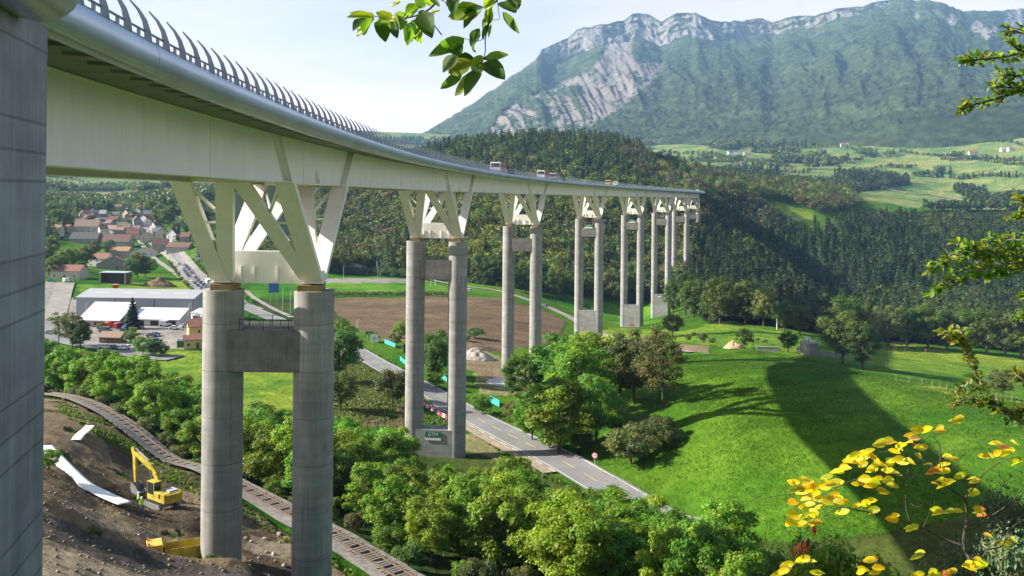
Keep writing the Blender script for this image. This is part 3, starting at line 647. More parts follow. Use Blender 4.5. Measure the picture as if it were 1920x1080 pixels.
# piers
PGZ = []
for i, s0 in enumerate(PIERS):
    x, y, a = cl(s0); z1 = zt(s0)
    zL = gz(*bp(s0, -4.6, 0).xy); zR = gz(*bp(s0, 4.6, 0).xy); zb = min(zL, zR) - 2.5
    ordn = ['nearest', 'second nearest', 'third nearest', 'fourth', 'fifth', 'sixth', 'seventh', 'farthest'][i]
    lab = ['nearest bridge pier, two thick round concrete columns beside the digging site', 'bridge pier standing beside the main road with a green board low between its columns',
           'bridge pier rising behind the roadside trees out of the brown field', 'bridge pier with closed foot wall behind green trees and board on its crossbeam',
           'bridge pier on the grass with a red mark low on its foot wall', 'bridge pier at the edge of dark wood with green board low on its wall', 'bridge pier standing inside the conifer wood, seventh from the camera', 'shortest bridge pier high on the far bank next to the abutment'][i]
    pr = empty('bridge_pier', (x, y, min(zL, zR)), -a, lab, 'bridge pier', 'piers of the viaduct')
    iw = pr.matrix_basis.inverted()
    def loc(p): return p                     # parts are built in the pier's own frame
    zz = lambda h: h - min(zL, zR)
    for sg in (-1, 1):
        c = MB(); c.cyl((sg * 4.6, 0, zz(zb)), 2.0, z1 - zb, 40); c.build('column', M_CONC, pr, smooth=True)
        bb = MB(); bb.box((sg * 4.35, -.2, zz(z1 + .32)), (2.3, 2.5, .62)); bb.build('bearing_block', M_OCHRE, pr, bevel=.04)
        bd = MB(); bd.box((sg * 4.6, 0, zz(z1 + .68)), (1.5, 1.5, .1)); bd.build('bearing', M_DKSTEEL, pr)
    cb = MB(); cb.box((0, 0, zz(z1 - 5.95)), (8.4, 3.5, 4.1)); beam = cb.build('crossbeam', M_CONC_DARK, pr)
    for yy in (-1.6, 1.6):
        rl = MB()
        for xx in (-2.45, -.1, 2.45): rl.bar((xx, yy, zz(z1 - 3.9)), (xx, yy, zz(z1 - 2.75)), .06)
        for hh in (2.8, 3.3): rl.bar((-2.55, yy, zz(z1 - hh)), (2.55, yy, zz(z1 - hh)), .045)
        rl.build('railing', M_DKSTEEL, beam)
    ft = {1: -50.2, 3: -52.9, 4: -62.8, 5: -66.9, 6: -62.0}.get(i)
    if ft:
        fw = MB(); fw.box((0, .0, zz((ft + zb) / 2)), (8.6, 3.86, ft - zb)); fw.build('foot_wall', M_CONC, pr)
    def board(h, w, hh, yy, words):
        bo = MB(); bo.box((0, yy, zz(h)), (w, .08, hh)); bo = bo.build('sign_board', M_SIGNGREEN, pr)
        wb = MB(); wb.box((0, yy - .02, zz(h - hh / 2 - .3)), (w, .08, .5)); wb.build('white_strip', M_WHITE, bo)
        text('lettering', words, hh * .85, M_WHITE, bo, (0, yy - .06, zz(h + .03)), (R(90), 0, 0))
    if i == 1: board(ft - 1.0, 3.4, 1.25, -2.02, 'GTM')
    if i in (3, 4): board(z1 - 3.1, 3.9, 1.1, -1.9, 'GTM')
    if i == 5: board(ft - .6, 3.4, 1.1, -2.02, 'GTM')
    if i == 4:
        rm = MB(); rm.box((0.3, -1.99, zz(gz(x, y - 2) + 1.2)), (2.2, .1, .9)); rm.build('red_mark', mat('red_paint', (0.5, 0.06, 0.05), .6), pr)

# near abutment: big board-marked wall, its own cornice length above it
ab = empty('bridge_abutment', (-12.85, 25.0, -30), R(12.2), 'tall grey board-marked concrete abutment wall at the left edge', 'abutment')
w = MB(); w.box((-7.0, -7.0, 11.6), (14.0, 14.0, 45.6)); wl = w.build('wall', M_ABUT, ab)
c = MB(); prof = [(.45 + .95 * math.cos(t), 34.85 + .68 * math.sin(t)) for t in (math.pi * (.5 - k / 12) for k in range(13))] + [(-.3, 34.3), (-.3, 35.5)]
c.loft([[Vector((o, yy, h + (yy + 2.5) * -.004)) for o, h in prof] for yy in (-2.5, -6, -14)]); c.build('cornice', M_GALV, ab, smooth=True)
sl = MB(); sl.box((-7.2, -7.4, 34.9), (13.8, 13.2, .9)); sl.build('slab', M_SLAB, ab)
# far abutment
x, y, a = cl(S_END + 6); fa = empty('bridge_abutment', (x, y, zt(S_END)), -a, 'far concrete abutment where the deck meets the wooded bank', 'abutment')
w = MB(); w.box((0, 0, 5), (18.2, 11.9, 20.3)); w.build('wall', M_CONC, fa)
w = MB(); w.box((0, 5.98, 13), (21, .5, 8)); w.box((0, -1, 15.6), (18.6, 13, .8)); w.build('cornice', M_CONC_DARK, fa)
# ------------------------------------------------------------------ roads, paths, railway
def resample(pts, step):
    pts = [Vector((p[0], p[1])) for p in pts]; P = []
    for i in range(len(pts) - 1):               # Catmull-Rom through the points
        p0, p1, p2, p3 = pts[max(i - 1, 0)], pts[i], pts[i + 1], pts[min(i + 2, len(pts) - 1)]
        for k in range(12):
            t = k / 12; P.append(.5 * (2 * p1 + (p2 - p0) * t + (2 * p0 - 5 * p1 + 4 * p2 - p3) * t * t + (3 * p1 - p0 - 3 * p2 + p3) * t ** 3))
    P.append(pts[-1]); A = np.array([(p.x, p.y) for p in P]); d = np.concatenate([[0], np.cumsum(np.linalg.norm(np.diff(A, axis=0), axis=1))])
    s = np.arange(0, d[-1], step); q = np.stack([np.interp(s, d, A[:, 0]), np.interp(s, d, A[:, 1])], 1)
    t = np.gradient(q, axis=0); t /= np.linalg.norm(t, axis=1)[:, None]
    return s, q, np.stack([t[:, 1], -t[:, 0]], 1), t
def strip(name, pts, width, m, off=0.05, step=2.0, shift=0.0, kind='structure', n=4, crown=0.0, dash=None, parent=None):
    s, q, nr, t = resample(pts, step); W = np.linspace(-.5, .5, n + 1) * width + shift
    P = q[:, None] + nr[:, None] * W[None, :, None]; X, Y = P[..., 0], P[..., 1]
    zc = ground(q[:, 0], q[:, 1]); Z = ground(X, Y) * .35 + zc[:, None] * .65 if width < 14 else ground(X, Y)
    Z = np.maximum(Z, ground(X, Y)) + off + 3e-4 * Y + crown * (1 - (np.linspace(-1, 1, n + 1) ** 2))[None]
    i = np.arange(X.size).reshape(X.shape)
    F = np.stack([i[:-1, :-1], i[:-1, 1:], i[1:, 1:], i[1:, :-1]], -1)
    if dash: F = F[(s[:-1] % (dash[0] + dash[1])) < dash[0]]
    o = link(name, np_mesh(name, np.stack([X, Y, Z], -1).reshape(-1, 3), F.reshape(-1, 4), m, None, True), parent)
    if kind and parent is None: tag(o, kind=kind)
    return o
M_ROAD = mat('road_asphalt', (0.20, 0.198, 0.195), 0.92, 0, 0.2, 0.18, 0.12, bump=0.2)
M_ROAD2 = mat('pale_lane_surface', (0.27, 0.25, 0.215), 0.95, 0, 0.1, 0.2, 0.15)
M_LINE = mat('road_line_white', (0.55, 0.55, 0.53), 0.8); M_LINEY = mat('road_line_yellow', (0.45, 0.36, 0.12), 0.8)
M_SHOULDER = mat('gravel_shoulder', (0.29, 0.24, 0.18), 0.95, 0, 0.1, 0.25, 0.6)
_A, _B = hit(1195, 950), hit(1080, 880); _D = (_A - _B).normalized()
MAIN = [_A + _D * 22, _A + _D * 11] + [hit(*p) for p in ((1195,950),(1080,880),(1000,838),(875,774),(835,751),(760,710),(690,672),(648,646),(600,620))] + [on(540, 400), on(470, 450), on(405, 500), on(373, 560), on(349, 650), on(324, 744), on(290, 840), on(268, 950), on(255, 1050)]
strip('road', MAIN, 8.6, M_ROAD, 0.06); strip('road', MAIN[-8:-2], 14.5, M_ROAD2, 0.02)
strip('road_shoulder', MAIN[3:7], 3.2, M_SHOULDER, 0.05, shift=-5.6)
strip('road_edge_line', MAIN, 0.2, M_LINE, 0.075, shift=3.75, n=1); strip('road_edge_line', MAIN, 0.2, M_LINE, 0.075, shift=-3.75, n=1)
strip('road_centre_line', MAIN, 0.24, M_LINEY, 0.075, step=1.0, n=1, dash=(5, 4)); strip('road_edge_dashes', MAIN[3:8], .26, M_LINE, .078, step=1, shift=-4.6, n=1, dash=(3, 3))
strip('lane', [hit(*p) for p in ((925,544),(960,553),(1020,574),(1060,592),(1086,606),(1130,628),(1190,640))], 6.0, M_ROAD2, 0.08)
strip('lane', [hit(*p) for p in ((640,505),(700,505))] + [hit(830, 530), hit(925, 544)], 4.0, M_ROAD2, 0.2)
strip('path', [hit(*p) for p in ((1190,640),(1240,652),(1300,661),(1250,650))][:3], 2.6, M_SHOULDER, 0.08)
strip('street', [hit(*p) for p in ((75,612),(130,640),(190,650),(250,665),(330,672))], 9.0, M_ROAD, 0.06)
strip('street', [hit(*p) for p in ((100,600),(112,565),(118,545),(124,530))], 9.0, M_ROAD2, 0.06)
strip('cycle_path', [hit(*p) for p in ((462,545),(478,560),(510,578),(548,596))], 3.0, M_ROAD2, 0.06)
strip('pavement', [on(320, 700), on(352, 620), on(385, 545), on(420, 490)], 3.0, M_ROAD2, 0.07, shift=-7.5)
strip('pavement', [on(275, 860), on(320, 700), on(352, 620), on(385, 545)], 4.0, M_ROAD2, 0.07, shift=8.5)
strip('farm_road', [hit(*p) for p in ((1660,352),(1700,362),(1760,368),(1880,380))], 7, M_ROAD2, 0.5, 8)
strip('farm_road', [hit(*p) for p in ((1478,404),(1490,412),(1505,418))], 5, M_ROAD2, 0.3)

# railway: ballast, two rails, sleepers
RAILP = [hit(*p) for p in ((96,735),(150,757),(250,815),(375,882),(500,948),(640,1022),(720,1066),(800,1112))]
RAILP = [on(p, y) for p, y in ((85,186),(130,172),(250,148.5),(375,130.5),(500,116.5),(640,104.5),(720,98.5),(800,92.5),(900,87))]
M_BALLAST = mat('rusty_ballast', (0.23, 0.21, 0.185), 0.95, 0, 0.1, 0.35, 1.3, bump=0.6)
M_RAIL = mat('rusty_rail', (0.17, 0.115, 0.08), 0.6, 0.3, 0.4, 0.2, 1.0); M_SLEEPER = mat('weathered_sleeper', (0.20, 0.18, 0.155), 0.9, 0, 0.2, 0.25, 2.0)
rw = empty('railway_track', RAILP[3], 0, 'single rusty railway track on ballast curving below the leafy tree belt', 'railway'); rwi = Matrix.Translation(-Vector(RAILP[3]))
def railz(q): return ground(q[:, 0], q[:, 1]) + 0.68
bal = strip('ballast', RAILP, 5.4, M_BALLAST, 0.55, 1.5, n=6, crown=0.15, parent=rw); bal.location = -Vector(RAILP[3])
s_, q_, n_, t_ = resample(RAILP, 0.5); z_ = railz(q_); z_ = np.convolve(np.pad(z_, 12, 'edge'), np.ones(25) / 25, 'valid')
for sh in (-.76, .76):
    b = MB(); P = q_ + n_ * sh
    b.loft([[Vector((P[i, 0] + n_[i, 0] * e, P[i, 1] + n_[i, 1] * e, z_[i] + h)) - Vector(RAILP[3]) for e, h in ((-.08, .20), (.08, .20), (.08, .38), (-.08, .38))] for i in range(0, len(P), 2)])
    b.build('rail', M_RAIL, rw)
sl = MB(); sl.box((0, 0, 0), (2.6, .28, .2)); sl_o = sl.build('sleeper', M_SLEEPER, rw)
idx = sorted(np.arange(0, len(q_) - 1, 1.3).astype(int), key=lambda i: q_[i, 1]); rest = MB(); first = True
for k, i in enumerate(idx):
    p = Vector((q_[i, 0], q_[i, 1], z_[i] + .14)) - Vector(RAILP[3]); a = math.atan2(n_[i, 1], n_[i, 0])
    if k < 100:
        o = sl_o if first else sl_o.copy()
        if not first: COL.objects.link(o); o.parent = rw
        first = False; o.location = p; o.rotation_euler = (0, 0, a)
    else: rest.box(p, (2.6, .28, .2), a)
tag(rest.build('sleepers', M_SLEEPER, rw), kind='stuff')
# ------------------------------------------------------------------ trees
LEAF = leaf_mat('foliage', 0.30); NEEDLE = leaf_mat('needles', 0.12, 0.6, 0.015, 0.25)
M_BARK = mat('bark', (0.11, 0.085, 0.065), 0.95, 0, 0.1, 0.3, 3.0); M_BARKP = mat('pale_bark', (0.24, 0.22, 0.19), 0.9, 0, 0.1, 0.3, 3.0)
def rand_unit(n, g):
    v = g.normal(size=(n, 3)); return v / np.linalg.norm(v, axis=1)[:, None]
def leaf_quads(P, Nn, S, g, elong=1.5):
    """one small kite per point, facing roughly along the normals"""
    n = len(P); r = rand_unit(n, g); u = np.cross(Nn, r); u /= np.linalg.norm(u, axis=1)[:, None] + 1e-9; v = np.cross(Nn, u)
    S = S[:, None]; fold = Nn * S * g.uniform(-.25, .25, (n, 1))
    V = np.stack([P - u * S * elong * .5, P - v * S * .42 + fold, P + u * S * elong * .5, P + v * S * .42 + fold], 1)
    return V.reshape(-1, 3), np.arange(n * 4).reshape(n, 4)
def broadleaf(seed, n, base, size=.042, rad=(.34, .34, .36), zc=.60, lobes=20, lobe_r=(.10, .17), jit=.22, accent=None, fill=.3):
    """unit-height crown: many leaf clumps on unequal lobes with gaps between them"""
    g = np.random.default_rng(seed); d = rand_unit(lobes, g); d[:, 2] = d[:, 2] * .9 + .1
    rr = g.uniform(.45, 1.0, (lobes, 1)) ** .6; C = d * rr * np.array(rad) * .82 + np.array([0, 0, zc]); lr = g.uniform(*lobe_r, lobes)
    C[:, :2] += g.normal(0, .02, (lobes, 2))
    w = lr ** 2; k = g.choice(lobes, n, p=w / w.sum()); nv = rand_unit(n, g); nv[:, 2] = np.where(nv[:, 2] < -.35, -nv[:, 2] * .6, nv[:, 2])
    q = np.where(g.random(n) < fill, g.uniform(.35, .8, n), g.uniform(.8, 1.12, n) + (g.random(n) < .16) * g.exponential(.22, n)) * (1 + .18 * np.sin(nv[:, 0] * 7 + k) * np.sin(nv[:, 2] * 6 + k * 2))
    P = C[k] + nv * (lr[k] * q)[:, None] * np.array([1, 1, .85])
    Nn = nv + rand_unit(n, g) * .75 + np.array([0, 0, .35]); Nn /= np.linalg.norm(Nn, axis=1)[:, None]
    V, F = leaf_quads(P, Nn, g.uniform(.6, 1.35, n) * size, g)
    lt = g.uniform(.8, 1.22, lobes); hue = g.normal(0, .10, lobes)
    col = np.array(base)[None] * (lt[k] * g.uniform(1 - jit, 1 + jit, n))[:, None] * np.stack([1 + hue[k] + g.normal(0, .08, n), np.ones(n), 1 - hue[k]], 1)
    if accent is not None:
        m = g.random(lobes)[k] < accent[0]; col[m] = np.array(accent[1]) * g.uniform(.7, 1.3, (m.sum(), 1))
    return V, F, np.clip(np.repeat(col, 4, 0), .003, 1), C, lr
def conifer(seed, n, base, size=.05, width=.19, layers=15):
    g = np.random.default_rng(seed); z = g.random(n) ** 1.25 * .93 + .06; lay = np.round(z * layers) / layers
    R0 = width * (1.02 - lay) ** .85 * g.uniform(.85, 1.1, n); ang = g.uniform(0, 2 * np.pi, n)
    lob = 1 + .28 * np.sin(ang * 5 + lay * 40 + seed); r = R0 * lob * g.uniform(.25, 1.0, n) ** .45
    P = np.stack([np.cos(ang) * r, np.sin(ang) * r, lay - r * .42 + g.normal(0, .008, n)], 1)
    out = np.stack([np.cos(ang), np.sin(ang), -.35 * np.ones(n)], 1); up = np.stack([np.cos(ang) * .5, np.sin(ang) * .5, np.ones(n)], 1) + rand_unit(n, g) * .35
    up /= np.linalg.norm(up, axis=1)[:, None]; out -= up * (out * up).sum(1)[:, None]; out /= np.linalg.norm(out, axis=1)[:, None]; sd_ = np.cross(up, out)
    S = (g.uniform(.7, 1.3, n) * size)[:, None]
    V = np.stack([P - out * S * .9, P - sd_ * S * .45, P + out * S * .9, P + sd_ * S * .45], 1).reshape(-1, 3)
    col = np.array(base)[None] * g.uniform(.65, 1.35, n)[:, None] * (g.uniform(.85, 1.15, layers + 2)[np.round(z * layers).astype(int)])[:, None]
    return V, np.arange(n * 4).reshape(n, 4), np.clip(np.repeat(col, 4, 0), .003, 1), None, None
def trunk_mesh(name, seed, C, lr, h0=.5, r=.022, m=M_BARK, limbs=9):
    g = random.Random(seed); b = MB(); top = Vector((g.uniform(-.03, .03), g.uniform(-.03, .03), h0 + .2))
    b.tube([(0, 0, -.06), (g.uniform(-.01, .01), 0, .15), (top.x * .6, top.y * .6, h0), top], [r * 1.35, r, r * .7, r * .25], 7)
    if C is not None:
        for i in list(range(len(C)))[:limbs]:
            c = Vector(C[i]); s = Vector((top.x * .5, top.y * .5, g.uniform(.22, h0))); mid = s.lerp(c, .5) + Vector((0, 0, -.03)); b.tube([s, mid, c], [r * .5, r * .34, r * .1], 5)
    me = b.build(name, m, smooth=True); d = me.data; bpy.data.objects.remove(me, do_unlink=True); return d
GREEN = (0.105, 0.215, 0.016); DEEP = (0.068, 0.118, 0.017); YELG = (0.18, 0.25, 0.014); OLIVE = (0.115, 0.138, 0.034); BRN = (0.145, 0.145, 0.05); SPRUCE = (0.052, 0.086, 0.028)
PROTO = {}
def add_proto(key, gen, m, **tk):
    V, F, c, C, lr = gen; PROTO.setdefault(key, []).append((np_mesh(key + '_crown', V, F, m, c), trunk_mesh(key + '_trunk', len(V) + len(PROTO), C, lr, **tk)))
for i in range(5):
    add_proto('belt', broadleaf(100 + i, 15000, [(0.13, 0.235, 0.016), (0.14, 0.25, 0.016), (0.17, 0.265, 0.014), (0.10, 0.20, 0.018), (0.125, 0.23, 0.014)][i], .0205, (.40, .40, .52), .48, 64, (.05, .11), accent=(.12, YELG) if i % 2 else None), LEAF, h0=.55, r=.014)
for i in range(3): add_proto('shrub', broadleaf(130 + i, 6500, [GREEN, OLIVE, (0.07, 0.125, 0.02)][i], .033, (.5, .5, .44), .46, 34, (.09, .18)), LEAF, h0=.3, r=.02)
for i in range(4): add_proto('round', broadleaf(150 + i, 10000, [DEEP, (0.064, 0.112, 0.016), OLIVE, (0.085, 0.14, 0.014)][i], .024, (.44, .44, .52), .48, 54, (.06, .13)), LEAF, h0=.5, r=.024)
for i in range(2): add_proto('tall', broadleaf(170 + i, 16000, [(0.085, 0.17, 0.018), (0.10, 0.19, 0.016)][i], .0185, (.42, .42, .52), .48, 72, (.05, .10), accent=(.1, YELG)), LEAF, h0=.6, r=.018)
for i in range(2): add_proto('sparse', broadleaf(180 + i, 4200, [BRN, OLIVE][i], .019, (.30, .30, .50), .5, 44, (.05, .10), fill=.5), LEAF, h0=.7, r=.012, limbs=22)
for i in range(3): add_proto('spruce', conifer(190 + i, 2600, SPRUCE, .06, .2), NEEDLE, h0=.75, r=.014)
for i in range(1): add_proto('cedar', conifer(195 + i, 3400, (0.022, 0.045, 0.02), .06, .38, 13), NEEDLE, h0=.75, r=.018)
NTREE = [0]
def tree(kind, p, h, label, group=None, name='tree', variant=None, widen=1.0, cat='tree'):
    k = PROTO[kind]; cr, tr = k[(random.randrange(len(k)) if variant is None else variant) % len(k)]
    w = h * widen * random.uniform(.92, 1.08)
    e = empty(name, p, random.uniform(0, 6.28), label, cat, group, (w, w, h))
    link('crown', cr, e); link('trunk', tr, e); NTREE[0] += 1; return e
def tree_px(kind, px, py, hpx, label, group=None, Y=None, **k):
    p = hit(px, py) if Y is None else on(px, Y); return tree(kind, p, hpx * p.y / FPX, label, group, **k)
# the dense belt between railway and road
_near = ([60,130,250,375,500,640,720,800,900,1000,1200,1420],[186,178,157,138,124,111,105,100,97,95,92,90]); _farb = ([60,160,250,340,540,640,760,835,870,1000,1100,1200,1300,1420],[246,228,206,180,180,176,170,160,143,137,130,121,113,104])
g = np.random.default_rng(5); placed = []
for _ in range(26000):
    px = g.uniform(62, 1420); y0, y1 = np.interp(px, *_near), np.interp(px, *_farb); Y = g.uniform(y0, y1); x = uv_ray(px, 700)[0] * Y
    t = (Y - y0) / (y1 - y0); sp = 5.0 if t > .12 else 4.0
    if any((x - a) ** 2 + (Y - b) ** 2 < sp * sp for a, b, _ in placed): continue
    if any((x - cl(s)[0]) ** 2 + (Y - cl(s)[1]) ** 2 < 64 for s in PIERS[:2]): continue
    placed.append((x, Y, t))
    if len(placed) > 285: break
for x, Y, t in placed:
    p = Vector((x, Y, gz(x, Y))); edge = t < .10
    px = x / Y * FPX + 960
    lb = ('bright green shrub on the verge along the railway ballast' if edge else 'leafy green tree crowding the belt left of the nearest pier' if px < 370 else 'leafy green tree crowding the belt behind the nearest pier' if px < 640 else 'bushy bright green tree crowding the belt between the nearest pier and the road')
    gp = 'shrubs along the railway' if edge else 'trees of the belt left of the pier' if px < 370 else 'trees of the belt behind the pier' if px < 640 else 'trees of the belt beside the road'
    if 775 < px < 890 and Y > 128: h = g.uniform(5.6, 7.6)
    elif True: h = g.uniform(2.2, 4.2) if edge else g.uniform(8.2, 13.0)
    tree('shrub' if edge else 'belt', p, h, lb, gp, name='shrub' if edge else 'tree', widen=1.1 if edge else .98, cat='shrub' if edge else 'tree')
T = tree_px
# roadside clump right of the road
T('tall', 1055, 752, 150, 'tall full green tree, highest of the clump right of the road', Y=238, variant=0, widen=1.15)
T('tall', 985, 745, 110, 'loose tree on the left flank of the roadside clump beside the white disc', Y=240, variant=1)
T('tall', 1120, 770, 150, 'green tree between the tallest tree and the brownish tree of the roadside clump', Y=232, variant=1, widen=1.1)
T('belt', 1050, 832, 150, 'broad light green tree in front of the roadside clump', Y=192, variant=1, widen=1.25)
T('belt', 1120, 838, 130, 'mid green bushy tree close right of the broad light one', Y=196, variant=3, widen=1.1)
T('belt', 1000, 800, 95, 'low green tree at the road verge left of the broad one', Y=204, variant=4)
T('round', 1190, 800, 150, 'grey green tree at the right end of the roadside clump', Y=222, variant=2, widen=.9)
T('sparse', 1222, 812, 165, 'half bare brown leaved tree leaning over the meadow shadow', Y=212, variant=0, widen=.9)
T('sparse', 1245, 822, 150, 'thin twiggy olive tree at the meadow side of the clump', Y=208, variant=1)
T('shrub', 1185, 880, 78, 'wide grey green thorn bush on the verge above the road sign', Y=180, variant=1, widen=1.35, name='bush', cat='bush')
T('shrub', 1245, 862, 55, 'smaller bush at the meadow end of the thorn bush', Y=184, variant=1, name='bush', cat='bush')
T('shrub', 905, 745, 40, 'low bush beside the turquoise netting near the white disc', Y=232, variant=0, widen=1.3, name='bush', cat='bush')
for px, py, h, v in ((1200,818,46,1),(1228,826,50,1),(1160,852,50,0),(1092,848,44,2),(1030,840,40,0),(962,792,44,1),(1140,800,70,0),(1010,770,60,2),(1250,838,40,1)): T('shrub', px, py, h, 'undergrowth bush at the feet of the roadside clump', 'undergrowth of the roadside clump', variant=v, name='bush', cat='bush', widen=1.2)
T('tall', 1090, 800, 165, 'full green tree filling the middle of the roadside clump', Y=214, variant=1, widen=1.1)
T('round', 1165, 800, 130, 'grey green tree in the right half of the roadside clump', Y=226, variant=2, widen=1.0)
# around the second pier and the road
T('round', 636, 700, 128, 'autumn tinged tree just right of the nearest pier at the road', Y=262, variant=0)
T('round', 640, 790, 80, 'dark bush under the tinged tree right of the nearest pier', Y=225, variant=0)
T('shrub', 737, 775, 78, 'grey green bush on the left verge before the second pier', Y=232, variant=1)
T('shrub', 762, 760, 50, 'small bush half behind the second pier left column', Y=240, variant=2, name='bush', cat='bush')
T('round', 822, 716, 106, 'dark round tree seen between the columns of the second pier', Y=272, variant=0, widen=.75)
T('shrub', 812, 700, 90, 'reddish thin tree behind the dark round one', Y=285, variant=1)
T('shrub', 818, 722, 35, 'green bush below the dark round tree', Y=262, variant=0, name='bush', cat='bush')
for px, py, h in ((700,640,22),(740,648,26),(752,634,36)): T('shrub', px, py, h, 'small roadside bush near the roundabout sign', 'bushes near the roundabout sign', name='bush', cat='bush')
for px, py, h, w in ((890,634,22,1.7),(872,640,14,1.6)): T('shrub', px, py, h, 'low bush on the brown field beside the spoil heap', 'bushes at the spoil heap', name='bush', cat='bush', widen=w)
# meadow trees
T('round', 1395, 652, 40, 'small round tree left of the dark tree on the meadow crest', variant=1, widen=1.0)
T('round', 1478, 659, 42, 'small dark tree beside the concrete tank on the meadow crest', variant=0, widen=1.15)
T('round', 1580, 690, 108, 'large spreading tree on the meadow behind the tank', variant=0, Y=312, widen=1.05)
T('round', 1618, 692, 92, 'tree joined to the right side of the large spreading meadow tree', variant=1, Y=304, widen=.95)
T('shrub', 1262, 630, 46, 'round bush right of the sixth pier', variant=1, name='bush', cat='bush')
for px, py, h in ((1290,640,14),(1318,642,20),(1335,645,14),(1300,633,12),(1880,745,60)): T('shrub', px, py, h, 'scrubby bush on the rough strip before the meadow crest' if px < 1400 else 'single bush low on the cow meadow at the right', 'scrub before the meadow crest' if px < 1400 else None, name='bush', cat='bush')
# edge of the wood beyond the meadow
for px, py, h, v in ((1350,606,92,3),(1398,604,84,3),(1432,610,76,2),(1330,600,60,1),(1470,622,66,0),(1500,625,58,0),(1585,640,92,3),(1552,634,64,1),(1625,645,70,2),(1665,648,84,2),(1700,648,80,1),(1740,652,94,0),(1775,655,78,3),(1815,660,86,3),(1850,664,92,1),(1885,668,88,2),(1915,672,96,3),(1950,676,96,1)):
    T('round', px, py, h, {1350:'light green tree standing out at the left corner of the wood', 1585:'light green tree before the shadowed wood behind the meadow pole'}.get(px, 'broad leaved tree along the edge of the wood behind the cow meadow'), None if px in (1350, 1585) else 'trees along the wood edge', variant=v, widen=.9)
for px, py, h in ((1040,560,62),(1062,562,50),(1010,548,70),(1150,566,70),(1165,568,60),(1190,566,80),(960,545,52),(900,532,60),(870,528,50),(1262,590,70),(1285,592,90),(1300,596,80),(930,535,64),(985,548,60)):
    T('round', px, py, h, 'edge tree of the wood behind the piers', 'edge trees behind the piers', widen=.85)
for px, Y, h in ((1341,872,9),(1352,878,11),(1366,880,12),(1381,884,12),(1396,886,13),(1346,892,10)): tree('round', on(px, Y), h, 'tree on the bank top beside the far abutment', 'trees beside the far abutment', variant=px % 4)
# industrial estate, village
T('cedar', 248, 616, 56, 'dark conifer before the white roofed workshops', widen=.92)
for px, py, h, kd in ((110,650,70,'sparse'),(135,655,76,'sparse'),(150,655,60,'round'),(190,622,20,'shrub'),(222,612,20,'shrub'),(250,650,34,'shrub'),(235,640,24,'shrub'),(268,665,40,'shrub'),(290,668,36,'shrub'),(305,668,26,'shrub'),(250,626,16,'shrub')):
    T(kd, px, py, h, 'tree among the parked cars of the workshop yard' if kd != 'shrub' else 'shrub at the workshop yard', 'trees of the workshop yard' if kd != 'shrub' else 'shrubs of the workshop yard', variant=1 if kd == 'sparse' else None)
for px, py, h in ((95,520,40),(110,518,44),(125,512,48),(140,508,46),(160,500,44),(150,516,30),(180,478,30),(258,520,52),(245,524,40),(272,520,34),(285,512,28),(205,478,30),(95,480,44),(85,500,50),(380,490,30),(372,470,34),(395,505,46),(410,510,40),(350,440,34),(330,438,26),(300,420,40),(318,425,44),(345,420,44),(362,410,50),(375,430,46),(280,405,30),(105,430,40),(95,425,46),(120,425,34),(235,430,20),(250,415,22),(215,428,18),(170,425,24),(335,455,18),(310,452,16),(120,405,26),(150,400,22)):
    T('round', px, py, h, 'garden tree among the village houses', 'trees of the village', widen=1.0)
for k in range(0):
    p = on(395 - k * 2.35, 540 + k * 8.6); T('shrub', 0, 0, 1, 'young street tree lining the queue of cars', 'street trees', Y=1) if False else tree('shrub', p + Vector((-9 if k % 2 else 8.5, 0, 0)), 3.2, 'young street tree lining the queue of cars', 'street trees')
# field hedge
_hp = [hit(560, 558), hit(650, 556), hit(760, 555), hit(845, 556)]
s_, q_, n_, t_ = resample(_hp, 2.2)
Hv = []; 
for kx in range(len(q_)):
    c_ = broadleaf(300 + kx % 7, 160, OLIVE, .16, (.6, .6, .4), .4, 8, (.25, .4)); a_ = c_[0] * np.array([2.6, 2.6, 3.6]) + np.array([q_[kx, 0], q_[kx, 1], gz(*q_[kx])]); Hv.append((a_, c_[2]))
o = link('field_hedge', np_mesh('field_hedge', np.concatenate([v for v, _ in Hv]), np.arange(sum(len(v) for v, _ in Hv)).reshape(-1, 4), LEAF, np.concatenate([c for _, c in Hv])))
tag(o, 'long dark hedge between the brown field and the rugby pitch', 'hedge')
# near slope bushes
add_proto('juniper', broadleaf(140, 22000, (0.12, 0.16, 0.065), .013, (.62, .62, .46), .48, 60, (.07, .14), fill=.4), NEEDLE, h0=.3, r=.02)
for px, Y, top, kd, lb, wd in ((1262,92,972,'belt','light green bush at the lower right beside the road end',.9),(1325,84,984,'belt','light green bush left of the dark shrubs at the bottom',.9),(1400,74,1018,'belt','small light bush at the bottom left of the dark shrubs',.8),(1455,60,1022,'round','dark shrub at the bottom edge under the yellow leaves',.7),(1565,52,962,'shrub','brown flecked dark shrub under the yellow leaves',.6),(1510,58,990,'round','dark round shrub at the bottom behind the withered leaves',.7),(1640,50,1030,'round','low dark shrub at the bottom right of the brown flecked one',.7),(1730,46,1040,'shrub','green shrub at the bottom below the bare twigs',.8)):
    p = on(px, Y); a, b_ = uv_ray(px, top); tree(kd, p, b_ * Y - p.z, lb, None, name='bush', cat='bush', variant=1 if kd == 'belt' else 0, widen=wd)
for px, Y, top, lb in ((1935,11.5,850,'grey green feathery conifer bush at the lower right edge'),(1830,13.5,955,'feathery grey green bush low behind the yellow leaves'),(1965,9.5,930,'feathery bush at the very corner lower right')):
    p = on(px, Y); a, b_ = uv_ray(px, top); tree('juniper', p, b_ * Y - p.z, lb, None, name='bush', cat='bush', widen=.52 if px > 1900 else .36)
